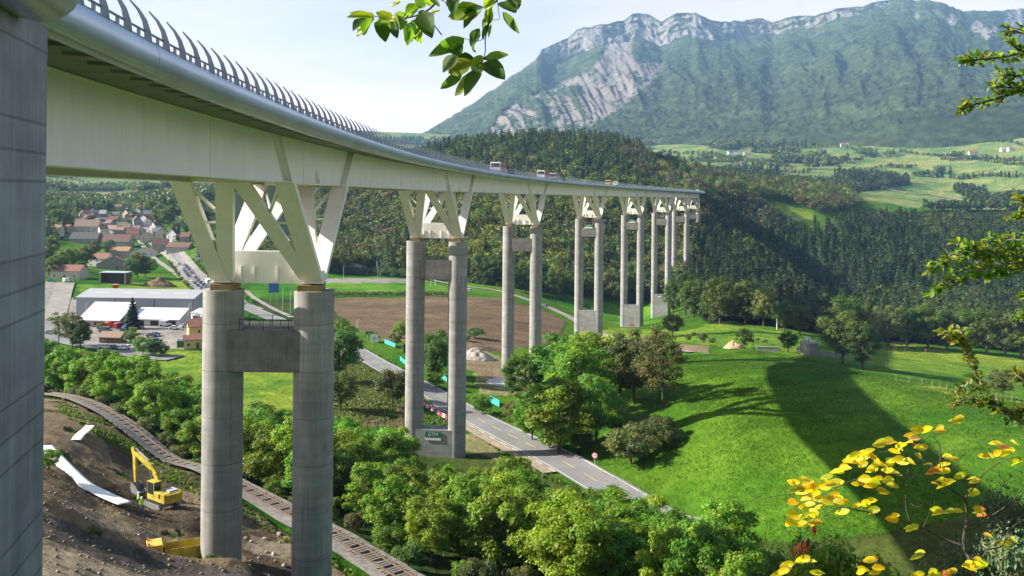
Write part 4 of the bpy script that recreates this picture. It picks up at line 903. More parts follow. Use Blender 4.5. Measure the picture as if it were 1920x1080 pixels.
for px, Y, h, kd, lb in ((675,86,2.6,'shrub','small bush beside the railway ballast at the bottom'),(403,86,1.8,'shrub','young shrub at the foot of the left column'),(95,100,2.6,'shrub','thin shrub beside the white sheet on the digging site')):
    tree(kd, on(px, Y), h, lb, None, name='bush', cat='bush')

# ------------------------------------------------------------------ woods (one mass each)
def mass(name, pts, kinds, hr, lowq, seed, m=LEAF, spreadtint=.3):
    """pts (N,2); kinds: list of (weight function, list of prototype arrays)"""
    g = np.random.default_rng(seed); Z = ground(pts[:, 0], pts[:, 1]); VV, CC = [], []
    h = g.uniform(*hr, len(pts)); ang = g.uniform(0, 6.28, len(pts)); ch = kinds(pts, Z, g)
    for ki in np.unique(ch):
        for v in range(3):
            idx = np.where((ch == ki) & (np.arange(len(pts)) % 3 == v))[0]
            if len(idx) == 0: continue
            PV, PC = LOW[ki][v][lowq]; c, s = np.cos(ang[idx])[:, None], np.sin(ang[idx])[:, None]; hh = h[idx][:, None] * (1.15 if ki == 's' else 1)
            x = PV[None, :, 0] * c - PV[None, :, 1] * s; y = PV[None, :, 0] * s + PV[None, :, 1] * c
            VV.append(np.stack([x * hh + pts[idx, 0][:, None], y * hh + pts[idx, 1][:, None], PV[None, :, 2] * hh + Z[idx][:, None] - 1], -1).reshape(-1, 3))
            tint = g.uniform(1 - spreadtint, 1 + spreadtint, (len(idx), 1, 1)) * np.stack([1 + g.normal(0, .07, len(idx)), np.ones(len(idx)), 1 + g.normal(0, .1, len(idx))], -1)[:, None]
            CC.append(np.clip(PC[None] * tint, .003, 1).reshape(-1, 3))
    V = np.concatenate(VV); C = np.concatenate(CC)
    o = link(name, np_mesh(name, V, np.arange(len(V)).reshape(-1, 4), m, C)); tag(o, kind='stuff'); return o
LOW = {}
for key, gens in (('d', [(DEEP, (0.075, 0.095, 0.024), (0.05, 0.085, 0.016))]), ('y', [((0.13, 0.165, 0.016), (0.10, 0.145, 0.016), (0.11, 0.125, 0.022))]), ('b', [((0.08, 0.068, 0.032), (0.085, 0.07, 0.034), OLIVE)])):
    LOW[key] = [[broadleaf(400 + i + len(key), n, gens[0][i], sz, (.44, .44, .42), .52, 12, (.15, .24), jit=.3)[0:3:2] for n, sz in ((440, .068), (90, .16), (34, .26))] for i in range(3)]
LOW['s'] = [[conifer(430 + i, n, SPRUCE, sz, .21, 10)[0:3:2] for n, sz in ((340, .09), (80, .19), (30, .3))] for i in range(3)]
def scatter_px(poly, n, ymin, ymax, seed, gap):
    """random ground points whose place in the photograph lies inside the outline"""
    g = np.random.default_rng(seed); xs = [p[0] for p in poly]; a = uv_ray(np.array([min(xs), max(xs)]), np.array([500, 500]))[0]
    Y = np.sqrt(g.uniform(ymin ** 2, ymax ** 2, n)); X = g.uniform(a[0] - .02, a[1] + .02, n) * Y; Z = ground(X, Y); px, py = to_px(X, Y, Z); k = in_poly(px, py, poly)
    X, Y = X[k], Y[k]; cell = {}; out = []
    for x, y in zip(X, Y):
        c = (int(x // gap), int(y // gap))
        if c in cell: continue
        cell[c] = 1; out.append((x, y))
    return np.array(out)
HILL = [(600,512),(600,300),(770,285),(860,270),(960,258),(1060,258),(1150,262),(1195,290),(1240,330),(1290,355),(1320,372),(1312,430),(1292,500),(1290,575),(1200,562),(1100,556),(1000,540),(860,522),(690,508)]
BANK = [(1300,470),(1318,420),(1345,385),(1400,376),(1430,405),(1470,440),(1500,455),(1540,446),(1590,428),(1700,424),(1800,424),(1980,428),(1980,690),(1900,668),(1700,642),(1560,632),(1460,618),(1400,606),(1330,600),(1292,575)]
def k_hill(p, Z, g):
    n = fbm(p[:, 0] / 70, p[:, 1] / 70, 101, 3); r = g.random(len(p)); up = np.clip((Z + 20) / 60, 0, 1)
    k = np.full(len(p), 'd'); k[(n > -.05) & (r < .75 - .45 * up)] = 'y'; k[r < .25 + .5 * up] = 's'; k[(n < -.3) & (r < .15)] = 'b'
    east = p[:, 0] > 125 ; k[east & (r < .3)] = 'b'
    return k
def k_bank(p, Z, g):
    px, py = to_px(p[:, 0], p[:, 1], Z); r = g.random(len(p)); k = np.full(len(p), 's'); k[r < .12] = 'd'
    k[(py < 440) & (px < 1470) & (r < .45)] = 'b'; k[(py < 440) & (px < 1470) & (r > .6)] = 'd'; k[(py > 575) & (r < .7)] = 'd'; k[(py < 470) & (px > 1720) & (r < .7)] = 'd'; k[(py < 420) & (r < .06)] = 'y'
    return k
hp = scatter_px(HILL, 60000, 680, 1130, 41, 7.6); mass('hill_wood', hp, k_hill, (13, 21), 0, 42)
bpn = scatter_px(BANK, 70000, 450, 1120, 43, 7.8); mass('far_bank_wood', bpn, k_bank, (12, 21), 0, 44)
sp_ = scatter_px([(1275,330),(1330,318),(1400,316),(1480,326),(1560,345),(1610,392),(1540,402),(1525,396),(1470,376),(1400,372),(1340,358)], 30000, 900, 1500, 45, 8.5); mass('spur_wood', sp_, k_hill, (11, 18), 0, 46)
def k_mix(p, Z, g):
    r = g.random(len(p)); n = fbm(p[:, 0] / 300, p[:, 1] / 300, 111, 3); k = np.full(len(p), 'd'); k[r < .2] = 'y'; k[(n > .15) & (r > .3)] = 's'; k[r > .93] = 'b'; return k
# woods and hedgerows of the far slopes: wherever the ground cover is wood
def far_pts(px0, px1, y0, y1, n, gap, seed, want=None):
    g = np.random.default_rng(seed); a0 = (px0 - 960) / FPX; a1 = (px1 - 960) / FPX; Y = np.exp(g.uniform(np.log(y0), np.log(y1), n)); X = g.uniform(a0, a1, n) * Y; Z = ground(X, Y)
    _, fo = zone_colours(X, Y, Z); X, Y = X[fo], Y[fo]; cell = set(); out = []
    for x, y in zip(X, Y):
        c = (int(x // gap), int(y // gap))
        if c not in cell: cell.add(c); out.append((x, y))
    return np.array(out)
fp1 = far_pts(1180, 1990, 1100, 2000, 40000, 10.5, 51); mass('valley_wood', fp1, k_mix, (11, 19), 1, 52)
fp2 = far_pts(1150, 2000, 2000, 4300, 40000, 22, 53); mass('upland_wood', fp2, k_mix, (14, 26), 2, 54)
fp3 = far_pts(-40, 700, 1120, 2000, 30000, 11, 55); mass('village_hill_wood', fp3, k_mix, (11, 19), 1, 56)
fp4 = far_pts(-60, 900, 2000, 4300, 30000, 24, 57); mass('distant_wood', fp4, k_mix, (14, 26), 2, 58)
fp5 = scatter_px([(60,470),(60,380),(150,380),(230,372),(300,395),(380,440),(440,470),(560,470),(600,510),(470,505),(420,480),(380,450),(330,420),(250,395),(200,395),(150,400),(120,440)], 14000, 700, 1200, 59, 11); mass('village_wood', fp5, k_mix, (9, 16), 0, 60)
# far fence-row trees dotting the pastures
g = np.random.default_rng(61); rows = []
for a, b in (((1240,285),(1400,297)),((1400,302),(1620,300)),((1500,270),(1640,285)),((1600,320),(1720,312)),((1300,300),(1480,312)),((1640,262),(1730,240)),((1760,300),(1920,300)),((1690,285),(1920,310)),((1780,335),(1920,330)),((1520,340),(1640,330)),((1860,262),(1930,275)),((150,345),(330,352)),((120,335),(200,330)),((1380,330),(1520,322)),((1700,262),(1800,268)),((1240,312),(1330,322))):
    m = int(abs(b[0] - a[0]) / 2.0)
    for k in range(m):
        if g.random() < .75:
            q = k / m; h_ = hit(a[0] + (b[0] - a[0]) * q + g.normal(0, 1.5), a[1] + (b[1] - a[1]) * q + g.normal(0, .6) + 2 * math.sin(q * 9)); rows.append((h_.x, h_.y))
mass('hedgerow_trees', np.array(rows), k_mix, (6, 12), 1, 62)

es = scatter_px([(1290,575),(1330,590),(1420,598),(1560,612),(1700,624),(1980,645),(1980,668),(1900,660),(1700,636),(1560,624),(1440,606),(1290,590)], 60000, 380, 760, 47, 4.2); mass('wood_edge_scrub', es, lambda p, Z, g: np.where(g.random(len(p)) < .8, 'd', 'y'), (4, 8), 0, 48)
es = scatter_px([(610,500),(860,518),(1000,534),(1200,560),(1200,572),(1000,546),(860,528),(610,512)], 60000, 520, 800, 49, 4.6); mass('hill_edge_scrub', es, lambda p, Z, g: np.where(g.random(len(p)) < .7, 'd', 'y'), (4, 8), 0, 50)
# tussocks, weeds and rubble: small stuff that gives the ground its grain
def tufts(name, poly, n, y0, y1, seed, size, cols, avoid=7.5):
    g = np.random.default_rng(seed); xs = [p[0] for p in poly]; Y = np.sqrt(g.uniform(y0 ** 2, y1 ** 2, n)); X = g.uniform((min(xs) - 960) / FPX - .01, (max(xs) - 960) / FPX + .01, n) * Y
    Z = ground(X, Y); px, py = to_px(X, Y, Z); k = in_poly(px, py, poly); X, Y, Z = X[k], Y[k], Z[k]
    _, q, _, _ = resample(MAIN, 3.0); d = np.min((X[:, None] - q[None, :, 0]) ** 2 + (Y[:, None] - q[None, :, 1]) ** 2, 1); k = d > avoid ** 2
    if Y.min() < 200:
        _, q, _, _ = resample(RAILP, 1.5); k &= np.min((X[:, None] - q[None, :, 0]) ** 2 + (Y[:, None] - q[None, :, 1]) ** 2, 1) > 3.3 ** 2
    X, Y, Z = X[k], Y[k], Z[k]
    cl_ = fbm(X / 7, Y / 7, seed, 3) + .5 * fbm(X / 2.2, Y / 2.2, seed + 3, 2); k = cl_ > g.uniform(-.55, .35, len(X)); X, Y, Z = X[k], Y[k], Z[k]; m = len(X)
    a = g.uniform(0, 3.14, m); S = g.uniform(.6, 1.4, m) * size; dx, dy = np.cos(a) * S * .6, np.sin(a) * S * .6; lx, ly = g.normal(0, .35, m) * S, g.normal(0, .35, m) * S
    V = np.stack([np.stack([X - dx, Y - dy, Z - .25], -1), np.stack([X + dx, Y + dy, Z - .25], -1), np.stack([X + dx * .7 + lx, Y + dy * .7 + ly, Z - .1 + S * .8], -1), np.stack([X - dx * .9 + lx, Y - dy * .9 + ly, Z - .1 + S * .6], -1)], 1).reshape(-1, 3)
    c = np.array(cols)[g.integers(0, len(cols), m)] * g.uniform(.7, 1.3, (m, 1)); o = link(name, np_mesh(name, V, np.arange(4 * m).reshape(m, 4), LEAF, np.clip(np.repeat(c, 4, 0), .003, 1))); tag(o, kind='stuff'); return o
tufts('meadow_grass', [(1150,860),(1230,760),(1240,670),(1420,656),(1600,690),(1980,760),(1980,1100),(1300,1100)], 260000, 118, 350, 201, .085, [(.05, .14, .010), (.06, .155, .010), (.085, .17, .014), (.045, .125, .01)])
tufts('verge_grass', [(640,660),(720,740),(760,790),(880,800),(960,870),(1250,990),(1350,1050),(1320,1000),(1180,900),(900,760),(660,640)], 90000, 120, 360, 203, .42, [(.07, .12, .014), (.10, .13, .025), (.05, .10, .012), (.13, .13, .04)], 5.6)
tufts('rough_grass', [(600,640),(640,650),(720,740),(770,790),(650,800),(600,760)], 60000, 180, 380, 204, .38, [(.08, .13, .016), (.11, .14, .03), (.13, .13, .045)], 6)
tufts('rail_weeds', [(90,700),(240,780),(380,850),(500,925),(640,1000),(820,1100),(700,1100),(560,1030),(420,950),(300,900),(200,830),(110,770)], 70000, 84, 190, 205, .34, [(.07, .13, .014), (.05, .10, .012), (.11, .15, .02)], 5)
tufts('pitch_side_grass', [(1040,565),(1235,566),(1330,606),(1560,640),(1980,690),(1980,760),(1600,690),(1240,640),(1080,600)], 60000, 300, 620, 206, .16, [(.09, .17, .014), (.11, .19, .018)], 6)
# ------------------------------------------------------------------ buildings
def M(name, c, **k): return mat(name, c, **k)
PLASTER = {'white': M('white_render', (0.62,0.60,0.56), rough=.85), 'cream': M('cream_render', (0.52,0.46,0.36), rough=.85), 'yellow': M('yellow_render', (0.62,0.45,0.17), rough=.85), 'grey': M('grey_render', (0.34,0.33,0.31), rough=.9), 'stone': M('stone_wall', (0.28,0.25,0.21), rough=.95, var=.3, scale=1.5), 'metal': M('grey_cladding', (0.33,0.34,0.36), rough=.6), 'wood': M('dark_boards', (0.13,0.085,0.055), rough=.9, var=.3)}
ROOFM = {'red': M('red_tiles', (0.22,0.105,0.075), rough=.85, var=.25, scale=1.2), 'brown': M('brown_tiles', (0.17,0.10,0.075), rough=.9, var=.3, scale=1.2), 'dark': M('dark_slates', (0.085,0.078,0.078), rough=.8, var=.3), 'ochre': M('ochre_tiles', (0.30,0.19,0.09), rough=.9, var=.25), 'tan': M('tan_tiles', (0.27,0.19,0.14), rough=.9, var=.25), 'white': M('white_sheet_roof', (0.78,0.79,0.80), rough=.5, var=.04), 'grey': M('grey_sheet_roof', (0.34,0.35,0.36), rough=.6, var=.08), 'blue': M('blue_grey_sheet', (0.42,0.48,0.55), rough=.5)}
M_GLASS = M('window_glass', (0.03,0.035,0.04), rough=.15, spec=.6); M_DOOR = M('brown_door', (0.12,0.07,0.045), rough=.7); M_FRAME = M('window_frame_white', (0.6,0.6,0.58), rough=.6)
_win = None
def house(p, w, d, h, rh, rot, wall, roof, label, group=None, nwin=4, chimney=True, door=True, cat='house', name='house', gable_front=False, lintel=0.45):
    """gabled house; local x along the ridge unless gable_front, front faces -y"""
    e = empty(name, p, R(rot), label, cat, group); b = MB(); z0 = -1.5
    gx = gable_front
    if not gx: b.prism([(-d/2, z0), (d/2, z0), (d/2, h), (0, h + rh), (-d/2, h)], -w/2, w/2, Matrix(((0,0,1),(1,0,0),(0,1,0))).to_4x4())
    else: b.prism([(-w/2, z0), (w/2, z0), (w/2, h), (0, h + rh), (-w/2, h)], -d/2, d/2, Matrix(((1,0,0),(0,0,1),(0,1,0))).to_4x4())
    b.build('wall', PLASTER[wall], e)
    r = MB(); ov = .45; half = (w if gx else d) / 2; sl = rh / half; L_ = (d if gx else w) / 2 + ov
    for s in (-1, 1):
        q = [(0, h + rh + .04), (s * (half + ov), h - sl * ov + .04), (s * (half + ov), h - sl * ov + .24), (0, h + rh + .26)]
        V = [Vector((x, yy, z)) if gx else Vector((yy, x, z)) for yy in (-L_, L_) for x, z in q]
        r.add(V, [(0,1,2,3), (7,6,5,4), (0,4,5,1), (1,5,6,2), (2,6,7,3), (3,7,4,0)])
    ro = r.build('roof', ROOFM[roof], e)
    if chimney: c = MB(); c.box((w * .22, .6 if not gx else d * .2, h + rh * .75), (.6, .6, rh * .9 + .8)); c.build('chimney', PLASTER['stone'], ro)
    wm = None; rows = 2 if h > 4.4 else 1; n = max(1, nwin // rows)
    for rr in range(rows):
        for k in range(n):
            x = (k + .5) / n * w - w / 2; z = 1.5 + rr * 2.7
            if door and rr == 0 and k == n // 2: continue
            if wm is None:
                mb = MB(); mb.cur = 0; mb.box((0, 0, 0), (1.1, .08, 1.35)); mb.cur = 1; mb.box((0, -.02, 0), (.85, .08, 1.1)); o = mb.build('window', [M_FRAME, M_GLASS], e); wm = o
            else: o = wm.copy(); COL.objects.link(o); o.parent = e
            o.location = (x, -d / 2 - .03, z)
    if door: q = MB(); q.box((w / n * (n // 2 + .5) - w / 2, -d / 2 - .03, 1.05), (1.1, .1, 2.1)); q.build('door', M_DOOR, e)
    return e
def shed(p, w, d, hf, hb, rot, wall, roof, label, skylights=0, doors=0, cat='workshop', name='workshop', ridge=None):
    """industrial building: single slope (hf front, hb back) or ridge"""
    e = empty(name, p, R(rot), label, cat); b = MB()
    prof = [(-d/2, -1.5), (d/2, -1.5), (d/2, hb), (-d/2, hf)] if ridge is None else [(-d/2, -1.5), (d/2, -1.5), (d/2, hb), (0, ridge), (-d/2, hf)]
    b.prism(prof, -w/2, w/2, Matrix(((0,0,1),(1,0,0),(0,1,0))).to_4x4()); b.build('wall', PLASTER[wall], e)
    r = MB(); segs = [((-d/2 - .4, hf - .05), (d/2 + .4, hb + .05))] if ridge is None else [((-d/2 - .3, hf - .05), (0, ridge)), ((0, ridge), (d/2 + .3, hb - .05))]
    for (y0, z0), (y1, z1) in segs:
        V = [(x, y, z + dz) for x in (-w/2 - .3, w/2 + .3) for y, z, dz in ((y0, z0, .03), (y1, z1, .03), (y1, z1, .22), (y0, z0, .22))]
        r.add(V, [(0,1,2,3), (7,6,5,4), (0,4,5,1), (1,5,6,2), (2,6,7,3), (3,7,4,0)])
    ro = r.build('roof', ROOFM[roof], e)
    (y0, z0), (y1, z1) = segs[0]
    for k in range(skylights):
        u = (k // 2 + .5) / max(1, skylights / 2) if ridge is None else (k + .5) / skylights; v = (.35 if k % 2 else .68) if ridge is None else .55
        s = MB(); yy, zz = y0 + (y1 - y0) * v, z0 + (z1 - z0) * v; sl_ = (z1 - z0) / (y1 - y0); x = (u - .5) * w * .9
        s.add([(x + a * w * .06, yy + c * .5, zz + c * .5 * sl_ + q) for q in (.23, .27) for a, c in ((-1,-1),(1,-1),(1,1),(-1,1))], [(3,2,1,0),(4,5,6,7),(0,1,5,4),(1,2,6,5),(2,3,7,6),(3,0,4,7)])
        s.build('skylight', M('skylight_sheet', (0.55,0.53,0.44), rough=.5), ro)
    for k in range(doors):
        q = MB(); q.box(((k + .5) / doors * w - w / 2, -d/2 - .03, hf * .4), (min(4, w / doors * .6), .1, hf * .8)); q.build('door', M_DKSTEEL, e)
    if ridge is not None:
        q = MB()
        for k in range(1, 4): q.box((w * (k / 3 - .5) - (.1 if k == 3 else 0), -d/2 - .05, hf / 2), (.25, .12, hf)); 
        q.build('downpipes', M_DKSTEEL, e)
    return e
def HP(px, py): return hit(px, py)
shed(HP(255, 596) + Vector((0, 12, 0)), 52, 25, 8.6, 8.6, -2, 'metal', 'grey', 'long grey warehouse with a low pitched roof behind the white workshops', 4, 0, 'warehouse', 'warehouse', ridge=11.2)
shed(HP(186, 613) + Vector((0, 7, 0)), 17.0, 14, 2.6, 8.2, -2, 'grey', 'white', 'white sloping roofed workshop left of the dark conifer', 4, 1)
shed(HP(282, 611) + Vector((2, 5, 0)), 20, 9.5, 2.6, 6.0, -2, 'white', 'white', 'white roofed workshop right of the dark conifer', 0, 3)
shed(HP(372, 607) + Vector((3, 4, 0)), 12, 9, 4.0, 4.0, -35, 'white', 'grey', 'small white building half behind the nearest pier', 0, 2, 'building', 'building', ridge=5.6)
house(HP(371, 640), 7, 8, 6.0, 2.2, 25, 'yellow', 'red', 'bright yellow house with red roof half hidden by the nearest pier', nwin=2)
house(HP(362, 652), 6, 5, 3.2, 1.2, 20, 'yellow', 'red', 'low yellow annex in front of the yellow house', nwin=2, chimney=False, cat='annex', name='annex')
house(HP(212, 642), 8.0, 4.6, 2.3, 1.5, -8, 'wood', 'tan', 'small open shelter with tiled roof beside the parked cars', nwin=2, chimney=False, cat='shelter', name='shelter')
HS = [ # px left, px right, base y, eave m, roof m, rot, wall, roof, gable, label
 (93,150,522,4.2,3.2,-3,'cream','red',0,'long cream house with red tiled roof and two skylights at the left edge'),
 (76,99,516,3.8,3.0,0,'cream','red',0,'red roofed house cut off by the abutment'),
 (164,204,500,6.0,3.4,-12,'white','red',0,'white two storey house with a brownish red roof'),
 (204,242,482,5.0,3.0,-6,'stone','ochre',0,'stone house with an ochre roof behind the white two storey house'),
 (179,237,505,3.8,5.0,14,'stone','brown',1,'wide gabled barn with brown roof behind the open shed'),
 (242,286,486,5.5,3.6,12,'white','tan',1,'white gabled house at the road bend'),
 (130,182,457,4.2,5.0,0,'stone','dark',0,'long dark roofed farm building, left half of the pair'),
 (182,241,464,5.0,5.6,0,'grey','brown',0,'long brown roofed farm building, right half of the pair'),
 (236,257,452,6.4,3.8,8,'cream','red',0,'red hipped house behind the brown farm building'),
 (261,284,456,5.2,4.2,20,'cream','tan',1,'cream gabled house right of the road into the village'),
 (284,311,474,6.8,4.6,10,'stone','brown',0,'dark brown roofed house at the road side'),
 (312,354,474,4.4,3.4,-4,'grey','brown',0,'low brown roofed house right of the dark one'),
 (290,313,450,6.2,4.0,15,'cream','brown',1,'brown gabled house behind the dark roadside house'),
 (312,333,453,6.6,4.6,-15,'white','dark',1,'white walled house with steep dark gable'),
 (337,354,456,5.4,3.2,0,'stone','red',0,'stone house with reddish roof at the right of the village'),
 (138,181,438,6.5,5.5,5,'cream','tan',0,'large cream building with tan roof above the farm buildings'),
 (190,224,379,7.0,3.5,0,'cream','tan',0,'tan institution building high on the village hill'),
 (328,356,422,5.5,3.2,5,'white','grey',0,'pale house among trees right above the queue'),
 (366,376,492,9.0,1.0,0,'white','tan',1,'narrow white building beside the queue of cars'),
]
for l, r_, py, h, rh, rot, wl_, rf, gf, lab in HS:
    p = HP((l + r_) / 2, py); w = (r_ - l) * p.y / FPX; dd = min(max(7, w * .6), 12); p.y += dd / 2; sc_ = max(1, p.y / 700)
    house(p, w, dd, h * sc_ ** .4, rh * sc_ ** .4, rot, wl_, rf, lab, nwin=max(2, int(w / 4.5)) * (2 if h > 4.4 else 1), gable_front=bool(gf))
g = np.random.default_rng(71); n_v = 0; vp = []
for _ in range(900):
    px, py = g.uniform(105, 300), g.uniform(372, 446)
    if py < 446 - (px - 118) * .55 - 10 and px < 150: continue
    if any(abs(px - a) < 7 and abs(py - b) < 4 for a, b in vp): continue
    if abs(px - 160) < 28 and abs(py - 436) < 9: continue
    vp.append((px, py))
    if len(vp) >= 80: break
for px, py in vp:
    p = HP(px, py); rf = ['tan', 'brown', 'red', 'dark', 'grey'][int(g.integers(0, 5))]; w = g.uniform(6.5, 9.5)
    house(p, w, g.uniform(6, 8.5), g.uniform(4.5, 7), g.uniform(2.4, 3.8), g.uniform(-30, 40), ['white', 'cream', 'stone'][int(g.integers(0, 3))], rf, f'{dict(tan="tan", brown="brown", red="red", dark="dark slate", grey="pale grey").get(rf)} roofed house in the old village cluster', 'houses of the old village', nwin=4, chimney=False, door=False, gable_front=bool(g.random() < .5))
for px, py, w, wl_, rf, lab in ((1370,290,13,'white','dark','left farmhouse of the pale pair on the far pasture'),(1401,291,15,'cream','tan','long right farmhouse of the pale pair on the far pasture'),(1380,289,9,'white','dark','middle small house between the farmhouses on the pasture'),(1583,275,18,'white','tan','white farm alone on the upper pasture'),(1541,311,11,'white','grey','pale barn beside the hedges in the middle pasture'),(1825,290,20,'cream','red','red roofed farmhouse on the right pasture'),(1785,291,8,'cream','red','small red house left of the red roofed farmhouse'),(1895,283,14,'white','tan','white house at the right end of the upper pasture'),(1880,284,9,'white','grey','small grey roofed house beside the rightmost white one'),(1390,311,8,'cream','red','tiny red roof among trees below the pale farm pair'),(1803,442,7,'cream','tan','small cream hut in the dark wood')):
    p = HP(px, py); k = max(1, p.y / 1500) ** .3; house(p, w * k, 9 * k, 5.5 * k, 3.6 * k, g.uniform(-15, 15), wl_, rf, lab, nwin=4, chimney=False, door=False)
# open shed with blue-white roof
sh = empty('open_shed', HP(211, 531) + Vector((0, 4, 0)), R(-2), 'open fronted shed with pale blue roof on the grass', 'shed')
b = MB(); W_ = 48 * HP(211, 531).y / FPX
for x in (-W_/2, W_/2): b.box((x, 0, 2.6), (.4, 7, 6.2))
b.box((0, 3.4, 2.6), (W_, .3, 6.2)); b.build('wall', PLASTER['wood'], sh); b = MB(); b.box((0, -.3, 6.0), (W_ + 1.2, 8.6, .35)); b.build('roof', ROOFM['blue'], sh)
b = MB(); b.box((-W_/2 + .1, -3.6, 2.6), (.5, .5, 6.4)); b.box((W_/2 - .1, -3.6, 2.6), (.5, .5, 6.4)); b.build('posts', PLASTER['cream'], sh)
# concrete water tank on the crest
tk = empty('water_tank', HP(1521, 666) + Vector((0, 2, 0)), 0, 'round ribbed concrete tank with small dome on the meadow crest', 'tank')
b = MB(); b.cyl((0, 0, -1), 3.0, 5.0, 28); b.cyl((0, 0, 4.0), 3.25, .35, 28)
for k in range(20): a = 2 * math.pi * k / 20; b.box((3.02 * math.cos(a), 3.02 * math.sin(a), 1.8), (.18, .25, 4.2), a)
b.build('tank_wall', M_CONC, tk); b = MB(); b.loft([[Vector((-.6 + rr * math.cos(t), rr * math.sin(t), z)) for t in (2 * math.pi * k / 14 for k in range(14))] for rr, z in ((1.0, 4.3), (1.0, 5.4), (.85, 5.9), (.45, 6.2), (.05, 6.3))]); b.build('dome', M_GALV, tk, smooth=True)
for (px, py, l, h, lab) in ((1555,668,13,1.4,'pale concrete wall running right from the water tank'),(1440,657,8,1.2,'low white wall left of the dark crest tree'),(1505,660,5,1.5,'white wall left of the water tank')):
    o = empty('retaining_wall', HP(px, py), R(-8), lab, 'wall'); b = MB(); b.box((0, 0, h / 2 - .3), (l, .4, h + .6)); b.box((0, 0, h + .06), (l + .2, .6, .12)); b.build('wall', M_CONC, o)
# concrete disc of a pier footing
dk = empty('concrete_disc', HP(948, 718), 0, 'round white concrete disc on the grass left of the roadside trees', 'disc'); b = MB(); b.cyl((0, 0, -.6), 6.0, 1.0, 40); b.cyl((0, 0, .4), 5.6, .06, 40); b.build('slab', M('fresh_concrete', (.5, .49, .46), rough=.85), dk)
dk = empty('concrete_disc', HP(1130, 634), 0, 'pale concrete footing slab at the fourth pier', 'disc'); b = MB(); b.cyl((0, 0, -.6), 8.0, .9, 40); b.cyl((0, 0, .3), 7.6, .06, 40); b.build('slab', M('fresh_concrete', (.5, .49, .46)), dk)
def heap(p, rx, ry, h, m, label, seed, cat='heap'):
    n = 40; x, y = np.meshgrid(np.linspace(-1, 1, n), np.linspace(-1, 1, n)); r = np.hypot(x, y)
    z = np.clip(1 - r, 0, 1) ** .8 * h * (1 + .45 * fbm(x * 2.2 + seed, y * 2.2, seed, 3)) + fbm(x * 6, y * 6 + seed, seed + 3, 3) * .12 * h * (r < .95) - .15 - np.clip(r - .95, 0, 1) * 2
    i = np.arange(n * n).reshape(n, n); F = np.stack([i[:-1, :-1], i[:-1, 1:], i[1:, 1:], i[1:, :-1]], -1).reshape(-1, 4)
    X, Y = x * rx + p.x, y * ry + p.y; Z = ground(X, Y) + z
    o = link('spoil_heap', np_mesh('spoil_heap', np.stack([X - p.x, Y - p.y, Z - p.z], -1).reshape(-1, 3), F, m, None, True)); o.location = p; tag(o, label, cat); return o
MG = M('pale_gravel', (.36, .32, .27), rough=.95, var=.25, scale=1.2, bump=.6); MS = M('brown_earth', (.16, .105, .062), rough=1, var=.3, scale=.8, bump=.6)
heap(HP(893, 672), 7, 6, 3.6, MG, 'grey gravel heap on the brown field edge', 1); heap(HP(880, 668), 5, 4, 2.8, MG, 'smaller gravel heap touching the left of the grey one', 4)
heap(HP(880, 650), 11, 7, 2.2, MS, 'flat brown earth mound behind the gravel heap', 2); heap(HP(646, 506), 26, 12, 8, MG, 'big pale gravel cone beyond the sports pitch', 5); heap(HP(622, 505), 20, 12, 7, MG, 'second pale gravel cone left of the big one', 7)
heap(HP(1376, 651), 4.0, 3.5, 2.4, M('sand', (.42, .30, .18), rough=1), 'sandy heap beside the small round crest tree', 9); heap(HP(300, 536), 10, 6, 4.5, MS, 'overgrown earth mound right of the open shed', 11)
